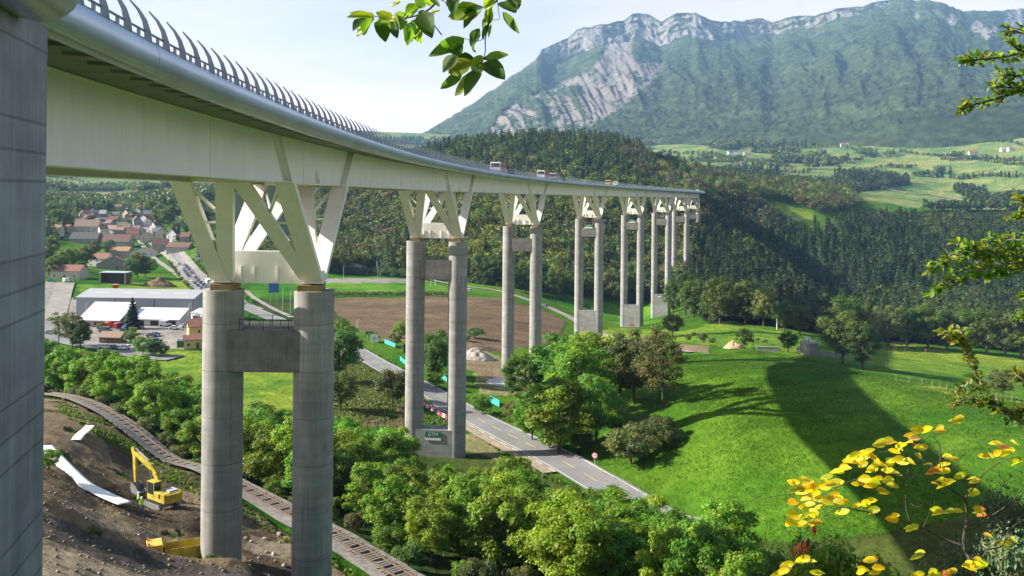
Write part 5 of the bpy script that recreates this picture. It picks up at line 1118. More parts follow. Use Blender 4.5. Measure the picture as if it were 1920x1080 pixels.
# ------------------------------------------------------------------ vehicles
CARP = {k: M('car_paint_' + k, c, rough=.3, spec=.6, var=.02) for k, c in dict(white=(.72,.72,.71), silver=(.42,.43,.45), dark_blue=(.035,.055,.12), black=(.02,.02,.023), red=(.42,.03,.03), blue=(.06,.17,.42), grey=(.16,.165,.17), orange=(.65,.16,.03), green=(.03,.12,.07), yellow=(.72,.42,.03)).items()}
M_TYRE = M('tyre', (.018,.018,.019), rough=.9); M_LAMP = M('lamp_lens', (.6,.58,.52), rough=.2); M_TAIL = M('tail_lens', (.4,.02,.02), rough=.3)
def wheel(e, x, y, r=.32, w=.22):
    b = MB(); b.loft([[Vector((x + r * math.cos(t), y + s, r + r * math.sin(t))) for t in (2 * math.pi * k / 14 for k in range(14))] for s in (-w/2, w/2)]); return b.build('wheel', M_TYRE, e)
_CAR = {}
def car_proto(kind, colour):
    key = (kind, colour)
    if key in _CAR: return copy_tree(_CAR[key])
    e = empty('car' if kind == 'car' else 'van'); p = CARP[colour]
    if kind == 'car': prof = [(-2.1,.28),(2.05,.28),(2.12,.55),(2.0,.78),(1.05,.95),(.35,1.42),(-.9,1.46),(-1.75,1.02),(-2.1,.92)]; gl = [(.92,.98),(.36,1.37),(-.85,1.40),(-1.55,1.02)]; W = 1.72; ax = (1.3, -1.3)
    else: prof = [(-2.5,.32),(2.4,.32),(2.5,.7),(2.35,1.0),(1.75,1.25),(1.2,2.1),(.9,2.2),(-2.4,2.2),(-2.5,2.0)]; gl = [(1.68,1.28),(1.2,2.0),(.35,2.0),(.35,1.28)]; W = 1.9; ax = (1.6, -1.6)
    b = MB(); n = len(prof); ys = [(-W/2, 1.0), (-W/2 + .06, 1.0), (W/2 - .06, 1.0), (W/2, 1.0)]
    rings = [[Vector((x, s * (W/2 - (.16 * max(0, z - .95) if kind == 'car' else .05 * max(0, z - 1.2)) - q), z)) for x, z in prof] for s, q in ((-1, 0), (1, 0))]
    b.loft(rings); b.build('body', p, e, bevel=.05)
    b = MB(); q = gl
    for s in (-1, 1):
        V = [Vector((x, s * (W/2 - (.16 * max(0, z - .95) if kind == 'car' else .05 * max(0, z - 1.2)) + dd), z)) for dd in (.012, -.05) for x, z in q]; b.add(V, [tuple(range(4)), (7,6,5,4), (0,4,5,1),(1,5,6,2),(2,6,7,3),(3,7,4,0)])
    x0, z0, x1, z1 = (gl[0][0] + .06, gl[0][1], gl[1][0] + .05, gl[1][1])
    b.add([(x0 + o, -W/2 + .18, z0) for o in (.03,)] + [(x0 + .03, W/2 - .18, z0), (x1 + .03, W/2 - .25, z1), (x1 + .03, -W/2 + .25, z1)], [(0,1,2,3)])
    if kind == 'car': b.add([(-1.66, -W/2 + .2, 1.08), (-1.66, W/2 - .2, 1.08), (-1.0, W/2 - .27, 1.43), (-1.0, -W/2 + .27, 1.43)], [(0,3,2,1)])
    b.build('windows', M_GLASS, e)
    for x in ax:
        for s in (-1, 1): wheel(e, x, s * (W/2 - .1), .32 if kind == 'car' else .36)
    for s in (-1, 1):
        b = MB(); b.box((2.06 if kind == 'car' else 2.44, s * (W/2 - .28), .68 if kind == 'car' else .85), (.12, .34, .16)); b.build('headlight', M_LAMP, e)
        b = MB(); b.box((-2.1 if kind == 'car' else -2.49, s * (W/2 - .2), .8 if kind == 'car' else 1.1), (.06, .2, .2)); b.build('tail_light', M_TAIL, e)
    _CAR[key] = e; return e
def car(p, rot, colour, label, group=None, kind='car'):
    e = car_proto(kind, colour); e.location = p + Vector((0, 0, .05 + 4e-4 * p.y)); e.rotation_euler = (0, 0, rot); tag(e, label, 'car' if kind == 'car' else 'van', None)
    if 'group' in e: del e['group']
    if group: e['group'] = group
    return e
YARD = [(310,612,.3,'white','van','white van parked at the right workshop door'),(327,618,.1,'white','car','white car alone in the yard middle'),(345,614,1.2,'silver','car','silver car before the small white building'),(198,624,.2,'grey','van','grey van parked behind the small shelter'),(204,614,1.3,'orange','van','orange van in front of the left workshop'),(222,616,1.4,'red','van','red van in front of the left workshop'),(237,617,1.3,'blue','car','blue car beside the red van'),(236,624,.1,'dark_blue','car','dark blue car below the blue one'),(291,630,1.2,'blue','car','blue car near the yard wall'),(283,632,.6,'grey','car','grey car beside the yard wall'),(294,642,.4,'green','car','dark green car at the front of the yard'),(340,643,1.4,'silver','car','silver car behind the green container'),(197,654,-.3,'white','car','leftmost white car in the street row'),(212,655,-.3,'dark_blue','car','dark blue car in the street row'),(226,656,-.35,'white','car','white car in the middle of the street row'),(240,655,-.35,'white','car','white car at the right end of the street row'),(95,626,.2,'silver','car','silver car by the abutment edge'),(296,650,.5,'blue','car','small blue car half behind the yard bushes'),(127,529,1.0,'white','van','white van on the village side street'),(97,529,.3,'blue','car','blue car by the red roofed semi'),(1022,575,2.2,'dark_blue','car','dark car driving down the pale lane behind the third pier'),(880,548,.2,'white','van','white van parked at the lane end by the pitch')]
for px, py, r_, c_, k_, lb in YARD: car(HP(px, py), r_, c_, lb, None, k_)
# queue on the village road
s_, q_, n_, t_ = resample(MAIN[-8:-2], 1.0); zq = ground(q_[:, 0], q_[:, 1]); order = ['dark_blue','white','silver','black','white','blue','grey','silver','dark_blue','red','white','grey']
for k in range(26):
    i = min(len(q_) - 1, 12 + k * 10)
    for sd in (-9.4, 8.6):
        if g.random() < .8: tree('shrub', Vector((q_[i, 0] + n_[i, 0] * sd, q_[i, 1] + n_[i, 1] * sd, zq[i])), random.uniform(2.4, 4.2), 'young street tree lining the queue of cars', 'street trees')
ci = 0; g = np.random.default_rng(81)
for lane in (-3.6, 0.0, 3.4):
    s = 18 + lane
    while s < 250 and ci < 44:
        i = int(s); p = Vector((q_[i, 0] + n_[i, 0] * lane, q_[i, 1] + n_[i, 1] * lane, zq[i] + .1)); a = math.atan2(t_[i, 1], t_[i, 0])
        c_ = order[int(g.integers(0, len(order)))]
        car(p, a + (math.pi if lane < 0 else 0), c_, f'{c_.replace("_", " ")} car in the slow queue on the village road', 'cars queueing on the village road'); ci += 1; s += g.uniform(8.5, 17)
def lorry(p, rot, cabc, boxm, label, tipper=True, scale=1.0, cat='lorry'):
    e = empty('lorry', p, rot, label, cat, None, scale); b = MB()
    b.prism([(3.9,.5),(3.9,1.9),(3.7,3.1),(2.0,3.15),(2.0,.5)], -1.22, 1.22, Matrix(((1,0,0),(0,0,1),(0,1,0))).to_4x4()); cb = b.build('cab', CARP[cabc], e, bevel=.06)
    b = MB(); b.add([(3.94, -1.08, 1.85), (3.94, 1.08, 1.85), (3.77, 1.08, 2.85), (3.77, -1.08, 2.85)], [(0,1,2,3)])
    for s in (-1, 1): b.box((2.9, s * 1.22, 2.2), (1.2, .04, .8))
    b.build('windscreen', M_GLASS, cb)
    b = MB(); b.box((-.8, 0, .75), (9.2, .9, .35)); b.build('chassis', M_DKSTEEL, e)
    b = MB()
    if tipper:
        for s in (-1, 1): b.bar((1.8, s * 1.2, 1.75), (-5.2, s * 1.2, 1.75), .08, 1.5)
        b.box((1.75, 0, 1.9), (.1, 2.45, 1.9)); b.box((-5.2, 0, 1.7), (.1, 2.4, 1.4)); b.box((-1.7, 0, 1.0), (7, 2.4, .12))
        for k in range(5):
            for s in (-1, 1): b.box((1.2 - k * 1.5, s * 1.27, 1.75), (.12, .08, 1.5))
    else: b.box((-1.7, 0, 2.1), (7.0, 2.45, 2.4))
    b.build('tipper_body' if tipper else 'box_body', boxm, e, bevel=.03)
    for x in (3.0, -2.6, -4.0):
        for s in (-1, 1): wheel(e, x, s * 1.05, .5, .35)
    for s in (-1, 1):
        b = MB(); b.box((3.93, s * .9, .85), (.06, .35, .2)); b.build('headlight', M_LAMP, e)
        b = MB(); b.box((3.5, s * .8, 3.28), (.25, .3, .2)); b.build('beacon', CARP['orange'], cb)
    return e
i = 110; lorry(Vector((q_[i, 0] + n_[i, 0] * 3.4, q_[i, 1] + n_[i, 1] * 3.4, zq[i] + .4)), math.atan2(t_[i, 1], t_[i, 0]) + math.pi, 'white', CARP['white'], 'white box lorry standing in the queue on the village road', False)
def on_deck(px, off):
    s = min(np.arange(20, 800, 1.0), key=lambda q: abs(to_px(*bp(q, off, HW + 2))[0] - px)); p = bp(s, off, HW + .65); return p, -cl(s)[2] - math.pi / 2
for s, off, lb in ((934, 6.2, 'red tipper lorry with white cab, left one on the viaduct'), (1018, 6.2, 'red tipper lorry with white cab, right one on the viaduct')):
    p, a = on_deck(s, off); lorry(p, a, 'white', CARP['red'], lb)
p, a = on_deck(1040, 6.0); lorry(p, a, 'silver', CARP['grey'], 'grey flat lorry close behind the right red tipper', False, .9)
p, a = on_deck(1142, 5.5); lorry(p, a, 'yellow', CARP['yellow'], 'yellow works lorry far along the viaduct', True, .9)
p, a = on_deck(1155, 5.5); car(p, a, 'white', 'white van behind the yellow works lorry on the viaduct', None, 'van')
p, a = on_deck(1308, 6.0); car(p, a, 'white', 'white van near the far end of the viaduct', None, 'van')
for s, off, c_, lb in ((818, 3, 'white', 'white van parked past the far abutment'), (835, 5, 'silver', 'silver van farthest beyond the far abutment')):
    x, y, _ = cl(s); car(bp(s, off, HW + .65), 1.2, c_, lb, None, 'van')
cr = empty('crane', bp(812, 2, HW + .65), 0, 'red and white crane jib raised beyond the far abutment', 'crane'); b = MB(); b.box((0, 0, 1.2), (6, 2.5, 2.2)); b.build('carrier', CARP['white'], cr)
b = MB(); b.bar((-.5, 0, 2.2), (-6, 1, 9), .9, .9, w2=.5, h2=.5); b.build('jib', CARP['red'], cr)
b = MB(); b.bar((-6, 1, 9), (-8.2, 1.4, 11), .5, .5); b.build('jib_head', CARP['white'], cr)

# ------------------------------------------------------------------ digging site
MY = M('machine_yellow', (.44, .33, .03), rough=.6, var=.4, scale=.9); MGREY = M('machine_grey', (.22, .22, .22), rough=.6, metal=.3)
ex = empty('excavator', HP(303, 955) + Vector((0, 0, .35)), math.atan2(.6, -.8), 'yellow crawler excavator with raised boom on the digging site', 'excavator', None, .88)
for s in (-1, 1):
    b = MB(); pr_ = [(-2.0,.45),(-1.75,.1),(1.75,.1),(2.0,.45),(1.75,.85),(-1.75,.85)]; b.prism(pr_, s * 1.25 - .3, s * 1.25 + .3, Matrix(((1,0,0),(0,0,1),(0,1,0))).to_4x4())
    for k in range(14): b.box((-1.75 + k * .27, s * 1.25, .06), (.1, .64, .08)); b.box((-1.75 + k * .27, s * 1.25, .89), (.1, .64, .06))
    b.build('track', MGREY, ex, bevel=.05)
b = MB(); b.box((0, 0, .65), (1.6, 2.0, .5)); b.cyl((0, 0, .85), .8, .3, 20); b.build('undercarriage', MGREY, ex)
b = MB(); b.box((-.7, 0, 1.35), (4.0, 2.7, .45)); b.box((-1.5, 0, 1.95), (2.3, 2.7, .85)); b.prism([(-2.7,-1.35),(-3.1,-.8),(-3.1,.8),(-2.7,1.35)], 1.15, 2.3); up_ = b.build('upper_body', MY, ex, bevel=.08)
b = MB(); b.box((-1.6, -.3, 2.45), (1.3, 1.3, .2)); b.build('engine_cover', M('pale_machine_grey', (.45, .46, .47), rough=.5), up_); b = MB(); b.box((-1.55, 1.37, 1.95), (.25, .03, .6)); b.build('vent', M_BLACK, up_)
b = MB()
for x in (-.25, 1.25):
    for y in (.3, 1.3): b.box((x, y, 2.5), (.1, .1, 1.9))
b.box((.5, .8, 3.45), (1.65, 1.12, .1)); b.box((.5, .8, 1.7), (1.6, 1.1, .3)); cbx = b.build('cab', MY, ex, bevel=.03)
b = MB(); b.box((.5, .8, 2.6), (1.47, 1.03, 1.55)); b.build('cab_glass', M_GLASS, cbx)
def arm(name, pts, w, hs): 
    b = MB()
    for k in range(len(pts) - 1): b.bar((pts[k][0], 0, pts[k][1]), (pts[k + 1][0], 0, pts[k + 1][1]), w, hs[k], up=(0, 1, 0) if False else (0, 0, 1), h2=hs[k + 1])
    return b.build(name, MY, ex, bevel=.04)
arm('boom', [(.2, 1.7), (1.2, 3.9), (2.4, 4.75), (6.5, 6.0)], .5, [.6, .85, .8, .45])
b = MB(); b.bar((6.9, 0, 6.7), (6.4, 0, 5.4), .42, .75); b.bar((6.5, 0, 5.6), (6.2, 0, 2.0), .4, .75, w2=.35, h2=.4); b.build('stick', MY, ex, bevel=.04)
for nm, a_, b_ in (('hydraulic_ram', (3.1, 0, 5.5), (6.8, 0, 6.75)), ('hydraulic_ram', (.9, .35, 1.7), (2.3, .35, 4.5)), ('hydraulic_ram', (.9, -.35, 1.7), (2.3, -.35, 4.5)), ('hydraulic_ram', (6.85, 0, 5.4), (6.75, 0, 2.6))):
    b = MB(); m_ = Vector(a_).lerp(Vector(b_), .6); b.tube([a_, m_], .13, 8); b.tube([m_, b_], .07, 8); b.build(nm, MGREY, ex, smooth=True)
b = MB(); prb = [(6.4, 2.1), (6.6, 1.3), (6.1, .5), (5.2, .3), (4.3, .9), (4.2, 1.15), (5.2, .75), (5.8, .9), (6.0, 1.5)]; b.prism([(x, z) for x, z in prb], -.6, .6, Matrix(((1,0,0),(0,0,1),(0,1,0))).to_4x4())
for s in (-.6, .6): b.prism([(6.4, 2.1), (6.6, 1.3), (6.1, .5), (5.2, .3), (4.3, .9), (5.3, 1.7)], s - .03, s + .03, Matrix(((1,0,0),(0,0,1),(0,1,0))).to_4x4())
for k in range(4): b.bar((4.3, -.5 + k * .33, .95), (4.0, -.5 + k * .33, 1.25), .12, .1)
b.build('bucket', MGREY, ex)
# people
M_SKIN = M('skin', (.45, .28, .2), rough=.6); M_VEST = M('hi_vis_lime', (.5, .75, .02), rough=.7, var=.05); M_JEANS = M('blue_work_trousers', (.04, .09, .26), rough=.9); M_DKT = M('dark_work_trousers', (.03, .035, .05), rough=.9); M_BOOT = M('boots', (.03, .022, .018), rough=.8)
def person(p, rot, trousers, label, lean=0.0):
    e = empty('person', p, rot, label, 'person')
    J = {'pel': (0,0,.95,.15), 'bel': (.01,0,1.12,.145), 'chest': (.02+lean,0,1.34,.165), 'neck': (.03+lean,0,1.5,.06), 'head': (.05+lean,0,1.6,.085), 'crown': (.05+lean,0,1.72,.085)}
    E_ = [('pel','bel'),('bel','chest'),('chest','neck'),('neck','head'),('head','crown')]
    for s, n in ((1,'l'),(-1,'r')):
        J[n+'hip']=(0,s*.1,.88,.095); J[n+'kn']=(.04 if s>0 else -.02,s*.12,.5,.065); J[n+'an']=(.0 if s>0 else -.06,s*.13,.1,.048); J[n+'toe']=(.17 if s>0 else .11,s*.15,.04,.045)
        J[n+'sh']=(.02+lean,s*.2,1.42,.07); J[n+'el']=(.02+lean,s*.29,1.15,.05); J[n+'wr']=(.2,s*.24,1.0,.036)
        E_ += [('pel',n+'hip'),(n+'hip',n+'kn'),(n+'kn',n+'an'),(n+'an',n+'toe'),('chest',n+'sh'),(n+'sh',n+'el'),(n+'el',n+'wr')]
        for k in range(4): J[f'{n}f{k}']=(.2+.09,s*.24+(k-1.5)*.02,.97-.01*k,.011); J[f'{n}g{k}']=(.2+.14-.01*abs(k-1),s*.24+(k-1.5)*.022,.93,.010); E_ += [(n+'wr',f'{n}f{k}'),(f'{n}f{k}',f'{n}g{k}')]
        J[n+'th']=(.25,s*.24-s*.05,1.0,.012); E_.append((n+'wr',n+'th'))
    names = list(J); me = bpy.data.meshes.new('body'); me.from_pydata([J[k][:3] for k in names], [(names.index(a), names.index(b)) for a, b in E_], [])
    o = link('body', me, e); m = o.modifiers.new('skin', 'SKIN'); 
    for k, v in zip(names, me.skin_vertices[0].data): v.radius = (J[k][3], J[k][3]); v.use_root = (k == 'pel')
    o.modifiers.new('sub', 'SUBSURF').levels = 1
    bpy.context.view_layer.update(); nm = bpy.data.meshes.new_from_object(o.evaluated_get(bpy.context.evaluated_depsgraph_get())); o.modifiers.clear(); o.data = nm
    for mm in (trousers, M_VEST, M_SKIN, M_BOOT): nm.materials.append(mm)
    nm.polygons.foreach_set('material_index', [3 if q.center.z < .1 else (0 if q.center.z < .93 and abs(q.center.y) < .21 and q.center.x < .16 else (1 if q.center.z < 1.5 and q.center.x < .19 and q.center.z > .9 else 2)) for q in nm.polygons]); nm.polygons.foreach_set('use_smooth', [True] * len(nm.polygons))
    b = MB(); b.loft([[Vector((.05 + lean + r * 1.15 * math.cos(t), r * math.sin(t), z)) for t in (2 * math.pi * k / 16 for k in range(16))] for r, z in ((.15, 1.68), (.118, 1.7), (.115, 1.76), (.09, 1.81), (.03, 1.835))]); b.build('helmet', M_WHITE, e, smooth=True)
    b = MB()
    for z in (1.08, 1.2): b.loft([[Vector((.012 + r * math.cos(t) * 1.02, r * math.sin(t) * 1.12, z + h)) for t in (2 * math.pi * k / 16 for k in range(16))] for r, h in ((.168, 0), (.168, .05))], cap=False)
    b.build('reflective_band', M('reflective_silver', (.6, .6, .58), rough=.3), e)
    b = MB(); b.box((.145 + lean, 0, 1.60), (.03, .028, .04)); 
    for s in (-1, 1): b.box((.133 + lean, s * .035, 1.63), (.012, .025, .012))
    b.box((.137 + lean, 0, 1.555), (.012, .05, .01)); b.build('face', M('face_shade', (.3, .16, .12), rough=.6), e)
    return e
person(HP(259, 953), 0.5, M_DKT, 'worker in lime vest and dark trousers, standing behind the other one'); person(HP(266, 963), 2.4, M_JEANS, 'worker in lime vest and blue trousers standing beside the excavator', .03)
# yellow dump truck half behind the gravel ridge, boulders
dt = lorry(on(342, 91) + Vector((0, 0, -.9)), R(205), 'yellow', MY, 'yellow dump truck half hidden behind the gravel ridge at the bottom', True, .85, 'dump truck')
MROCK = M('pale_limestone', (.55, .52, .46), rough=.9, var=.2, scale=3)
def rock(p, r, label, group, seed, m=MROCK):
    bm = bmesh.new(); bmesh.ops.create_icosphere(bm, subdivisions=2, radius=1); g = random.Random(seed); pl = [(Vector((g.gauss(0,1), g.gauss(0,1), g.gauss(0,1))).normalized(), g.uniform(.6, .95)) for _ in range(7)]
    for v in bm.verts:
        for n, d in pl:
            k = v.co.dot(n)
            if k > d: v.co -= n * (k - d)
        v.co = Vector((v.co.x * g.uniform(.98, 1.02) * 1.2, v.co.y, v.co.z * .8)) * r
    me = bpy.data.meshes.new('boulder'); bm.to_mesh(me); bm.free(); o = link('boulder', me, None, m); o.location = p + Vector((0, 0, r * .4)); o.rotation_euler = (0, 0, g.uniform(0, 6)); tag(o, label, 'rock', group); return o
for k, (px, py, r_) in enumerate(((343,1050,.55),(350,1044,.7),(357,1051,.6),(364,1047,.55),(371,1052,.6),(352,1055,.5),(366,1056,.45),(337,1052,.4),(360,1041,.5))): rock(on(px, 88.5 - (py - 1041) * .12), r_, 'white boulder in the pile left of the column foot', 'white boulders at the column foot', 200 + k)
for k, (px, py, r_) in enumerate(((524,1003,.32),(497,1012,.28),(461,1010,.25),(513,1040,.26),(534,1062,.32),(471,1016,.2),(500,1036,.2),(485,1048,.18),(525,1018,.16))): rock(HP(px, py), r_, 'loose stone on the dark earth between the nearest columns', 'stones between the columns', 240 + k, MG)
# white sheets laid on the slope
MSHEET = M('white_geotextile', (.8, .8, .8), rough=.7, var=.05, bump=.3)
def sheet(pts, width, label):
    s_, q_, n_, t_ = resample([HP(*p) for p in pts], .4); g = np.linspace(-.5, .5, 7) * width
    P = q_[:, None] + n_[:, None] * g[None, :, None]; Z = ground(P[..., 0], P[..., 1]) + .16 + .05 * np.sin(s_ * 2.1)[:, None] + .05 * np.sin(g * 5)[None]
    Z = np.stack([np.convolve(np.pad(Z[:, j], 15, 'edge'), np.ones(31) / 31, 'valid') for j in range(Z.shape[1])], 1) + .25; Z = Z * .3 + Z.mean(1)[:, None] * .7
    V = np.stack([P[..., 0], P[..., 1], Z], -1).reshape(-1, 3); n = len(V); i = np.arange(n).reshape(Z.shape); F = np.stack([i[:-1,:-1], i[:-1,1:], i[1:,1:], i[1:,:-1]], -1).reshape(-1, 4)
    c = V.mean(0); o = link('ground_sheet', np_mesh('ground_sheet', V - c, F, MSHEET, None, True)); o.location = c; m = o.modifiers.new('thickness', 'SOLIDIFY'); m.thickness = .03; tag(o, label, 'sheet'); return o
sheet([(84,838),(110,868),(150,905),(190,933),(236,956)], 1.75, 'long white geotextile strip curving down the bare slope'); sheet([(143,828),(150,820),(160,812),(170,806)], 1.2, 'small white sheet at the head of the digging site')
# ------------------------------------------------------------------ poles, signs, fences
M_POLE = M('grey_pole', (.5, .5, .48), rough=.6); M_WOODP = M('wood_pole', (.3, .25, .19), rough=.9, var=.3)
def pole(px, py, top, label, cross=True, m=M_POLE, r=.14, cat='pole', name='utility_pole'):
    p = HP(px, py); h = (py - top) * p.y / FPX; e = empty(name, p, .2, label, cat); b = MB(); b.tube([(0,0,-.3),(0,0,h*.5),(0,0,h)], [r, r*.85, r*.65], 8); b.build('shaft', m, e, smooth=True)
    if cross:
        b = MB(); b.box((0, 0, h - .5), (2.6, .16, .16))
        for x in (-1.2, 0, 1.2): b.cyl((x, 0, h - .42), .07, .35, 8)
        b.build('crossarm', m, e)
    return e
pole(1457, 617, 565, 'tall grey utility pole before the dark wood', True, M_POLE, .36); pole(1413, 652, 620, 'shorter pole beside the small round crest tree', True, M_WOODP)
pole(1342, 992, 926, 'thin bare post on the meadow edge', False, M_WOODP, .07); pole(1608, 640, 597, 'distant pole above the large spreading tree'); pole(1110, 600, 575, 'small pole by the fourth pier', False)
def lamp(px, py, top, label, group):
    p = HP(px, py); h = (py - top) * p.y / FPX; e = empty('lamp_post', p, .3, label, 'lamp post', group); b = MB(); b.tube([(0,0,-.3),(0,0,h-.3),(.3,0,h),(1.2,0,h+.1)], [.1,.07,.06,.05], 7); b.build('shaft', M_POLE, e, smooth=True); b = MB(); b.box((1.4, 0, h + .08), (.7, .25, .14)); b.build('lamp_head', M_DKSTEEL, e, bevel=.03)
for px, py, top in ((683,512,488),(708,530,489),(644,527,498),(602,545,500),(629,508,486)): lamp(px, py, top, 'slim floodlight mast around the sports pitches', 'masts of the sports pitches')
for px, py, top in ((544,590,545),(530,580,540),(560,596,552)): lamp(px, py, top, 'street lamp seen between the nearest columns', 'lamps between the nearest columns')
lamp(161, 612, 568, 'lamp post before the white workshop roof', None); lamp(354, 605, 570, 'lamp post before the grey warehouse wall', None); lamp(834 - 165, 660, 600, 'lamp post right of the nearest pier', None)
def goal(px, py, label):
    p = HP(px, py); e = empty('rugby_goal', p, R(58), label, 'rugby goal', None); b = MB()
    for s in (-2.8, 2.8): b.tube([(s, 0, -.2), (s, 0, 9.5)], .12, 6)
    b.tube([(-2.8, 0, 3), (2.8, 0, 3)], .12, 6); b.build('posts', M_WHITE, e)
goal(812, 537, 'white rugby posts at the near end of the pitch'); goal(710, 512, 'white rugby posts at the far side left of the second pier')
def sign(px, py, top, w, h, face, label, words=None, wm=None, legs=2, rot=0, ring=None):
    p = HP(px, py); H = (py - top) * p.y / FPX; e = empty('road_sign', p, R(rot), label, 'sign')
    for s in ([-w * .3, w * .3] if legs == 2 else [0]): b = MB(); b.tube([(s, .06, -.3), (s, .06, H)], .05, 6); b.build('post', M_POLE, e)
    if ring:
        b = MB(); b.loft([[Vector((w/2 * math.cos(t), y, H - w/2 + w/2 * math.sin(t))) for t in (2*math.pi*k/20 for k in range(20))] for y in (0, -.04)]); b.build('face', ring, e); b = MB(); b.loft([[Vector((w*.36 * math.cos(t), y, H - w/2 + w*.36 * math.sin(t))) for t in (2*math.pi*k/20 for k in range(20))] for y in (-.041, -.05)]); f = b.build('face_centre', face, e)
    else: b = MB(); b.box((0, -.02, H - h/2), (w, .06, h)); f = b.build('face', face, e, bevel=.02)
    if words: text('lettering', words, h * .42 if not ring else w * .36, wm, f, (0, -.07, H - h/2 if not ring else H - w/2), (R(90), 0, 0))
    return e, H
e, H = sign(702, 652, 627, 2.9, 2.9, M_WHITE, 'white roundabout direction sign on two posts by the main road')
b = MB(); ringp = [(.45 * math.cos(t), .45 * math.sin(t)) for t in (math.pi * (k / 12 - .35) for k in range(21))]
b.tube([(x, -.07, H - 1.5 + z) for x, z in ringp], .09, 6)
for a_, c_ in (((.0,-.45),(0,-1.1)), ((.45,.0),(1.1,0)), ((-.45,0),(-1.1,0)), ((0,.45),(0,1.0))): b.bar((a_[0], -.07, H - 1.5 + a_[1]), (c_[0], -.07, H - 1.5 + c_[1]), .16, .06)
b.build('roundabout_symbol', M_BLACK, e)
sign(693, 640, 621, 3.2, 1.4, M_SIGNGREEN, 'green direction board behind the roundabout sign'); sign(768, 668, 645, 4.4, 3.2, M_BLACK, 'dark back of a large board left of the second pier'); sign(513, 574, 530, 5.2, 5.2, M_SIGNBLUE, 'large blue grey sign back seen between the nearest columns', rot=10)
sign(1115, 872, 848, 1.3, 1.3, M_WHITE, 'round red rimmed speed limit sign on the road verge', '70', M_BLACK, 1, -20, CARP['red']); sign(679, 690, 672, 1.0, 1.0, M_GALV, 'grey back of a round sign on the left verge', None, None, 1, 0, M_GALV)
MNET = M('turquoise_netting', (.03, .36, .36), rough=.7, var=.15)
for k, (a_, c_, h, lb) in enumerate((((721,644),(741,652),1.7,'turquoise netting left of the second pier'),((750,676),(762,686),1.6,'small piece of turquoise netting at the second pier'),((918,754),(936,764),2.0,'turquoise netting under the roadside trees'),((826,708),(838,716),1.4,'turquoise netting between the columns of the second pier'))):
    A, B = HP(*a_), HP(*c_); e = empty('net_fence', A, 0, lb, 'netting'); b = MB(); n = 6
    P = [A.lerp(B, i / n) - A for i in range(n + 1)]
    b.loft([[p + Vector((0, .04 * math.sin(i * 2), z)) for z in (.1, h * (.95 + .05 * math.cos(i * 3)))] + [p + Vector((.03, .03 + .04 * math.sin(i * 2), z)) for z in (h * (.95 + .05 * math.cos(i * 3)), .1)] for i, p in enumerate(P)]); b.build('net', MNET, e)
    for p in P[::3]: b = MB(); b.tube([p, p + Vector((0, 0, h + .2))], .04, 6); b.build('post', M_WOODP, e)
# red and white barriers at the second pier
A, B = HP(797, 762), HP(838, 785); bar_ = None
for k in range(9):
    p = A.lerp(B, k / 8); p.z = gz(p.x, p.y); e = empty('traffic_barrier', p, math.atan2(B.y - A.y, B.x - A.x), ('red' if k % 2 == 0 else 'white') + ' plastic road barrier in the line at the second pier', 'barrier', 'road barriers at the second pier')
    L_ = (B - A).length / 9.2; b = MB(); b.loft([[Vector((x, y, z)) for y, z in ((-.3,0),(-.3,.2),(-.12,.4),(-.1,.85),(.1,.85),(.12,.4),(.3,.2),(.3,0))] for x in (-L_/2, L_/2)]); b.build('body', CARP['red'] if k % 2 == 0 else M_WHITE, e, bevel=.02)
e = empty('container', HP(340, 651), .1, 'green waste container at the front of the workshop yard', 'container'); b = MB(); b.prism([(-1.3,-.9),(1.3,-.9),(1.3,.9),(-1.3,.9)], 0, 2.3); 
for k in range(6): b.box((-1.1 + k * .44, -.93, 1.1), (.1, .08, 2.0))
b.build('body', CARP['green'], e); b = MB(); b.box((0, 0, 2.36), (2.7, 1.9, .12)); b.build('lid', CARP['green'], e, bevel=.03)
e = empty('feed_hopper', HP(217, 546), 0, 'small red and yellow hopper on the grass behind the warehouse', 'hopper'); b = MB(); b.loft([[Vector((x * k, y * k, z)) for x, y in ((-1,-1),(1,-1),(1,1),(-1,1))] for k, z in ((.5, .9), (1.2, 2.4), (1.2, 3.4))]); b.build('hopper', CARP['red'], e); b = MB(); b.box((0, 0, 3.55), (2.7, 2.7, .3)); b.build('lid', CARP['yellow'], e, bevel=.05); b = MB(); [b.box((x, y, .6), (.14, .14, 1.4)) for x in (-.7, .7) for y in (-.7, .7)]; b.build('legs', M_DKSTEEL, e)
e = empty('yard_wall', HP(488, 612), R(3), 'low pale panel fence seen over the crossbeam of the nearest pier', 'fence'); b = MB(); b.box((4, 0, 1.2), (26, .15, 2.4)); b.build('panels', PLASTER['cream'], e); b = MB(); [b.box((-9 + k * 4.4, -.15, 1.4), (.25, .25, 3.0)) for k in range(7)]; b.box((4, -.12, 2.5), (26, .25, .2)); b.build('posts', M_DKSTEEL, e)
def fence(pts, label, step=3.0, h=1.2, cat='fence'):
    s_, q_, n_, t_ = resample([HP(*p) for p in pts], step); o0 = Vector((q_[0, 0], q_[0, 1], gz(*q_[0]))); e = empty('field_fence', o0, 0, label, cat); z = ground(q_[:, 0], q_[:, 1]); w = MB(); pm = None
    for k in range(min(len(q_), 95)):
        if pm is None: b = MB(); b.tube([(0,0,-.3),(0,0,h)], [.07,.05], 6); pm = o = b.build('post', M_WOODP, e)
        else: o = pm.copy(); COL.objects.link(o); o.parent = e
        o.location = Vector((q_[k, 0], q_[k, 1], z[k])) - o0
    for hh in (.5, 1.0): w.tube([Vector((q_[k, 0], q_[k, 1], z[k] + hh)) - o0 for k in range(min(len(q_), 95))], .015, 4)
    w.build('wire', M_DKSTEEL, e); return e
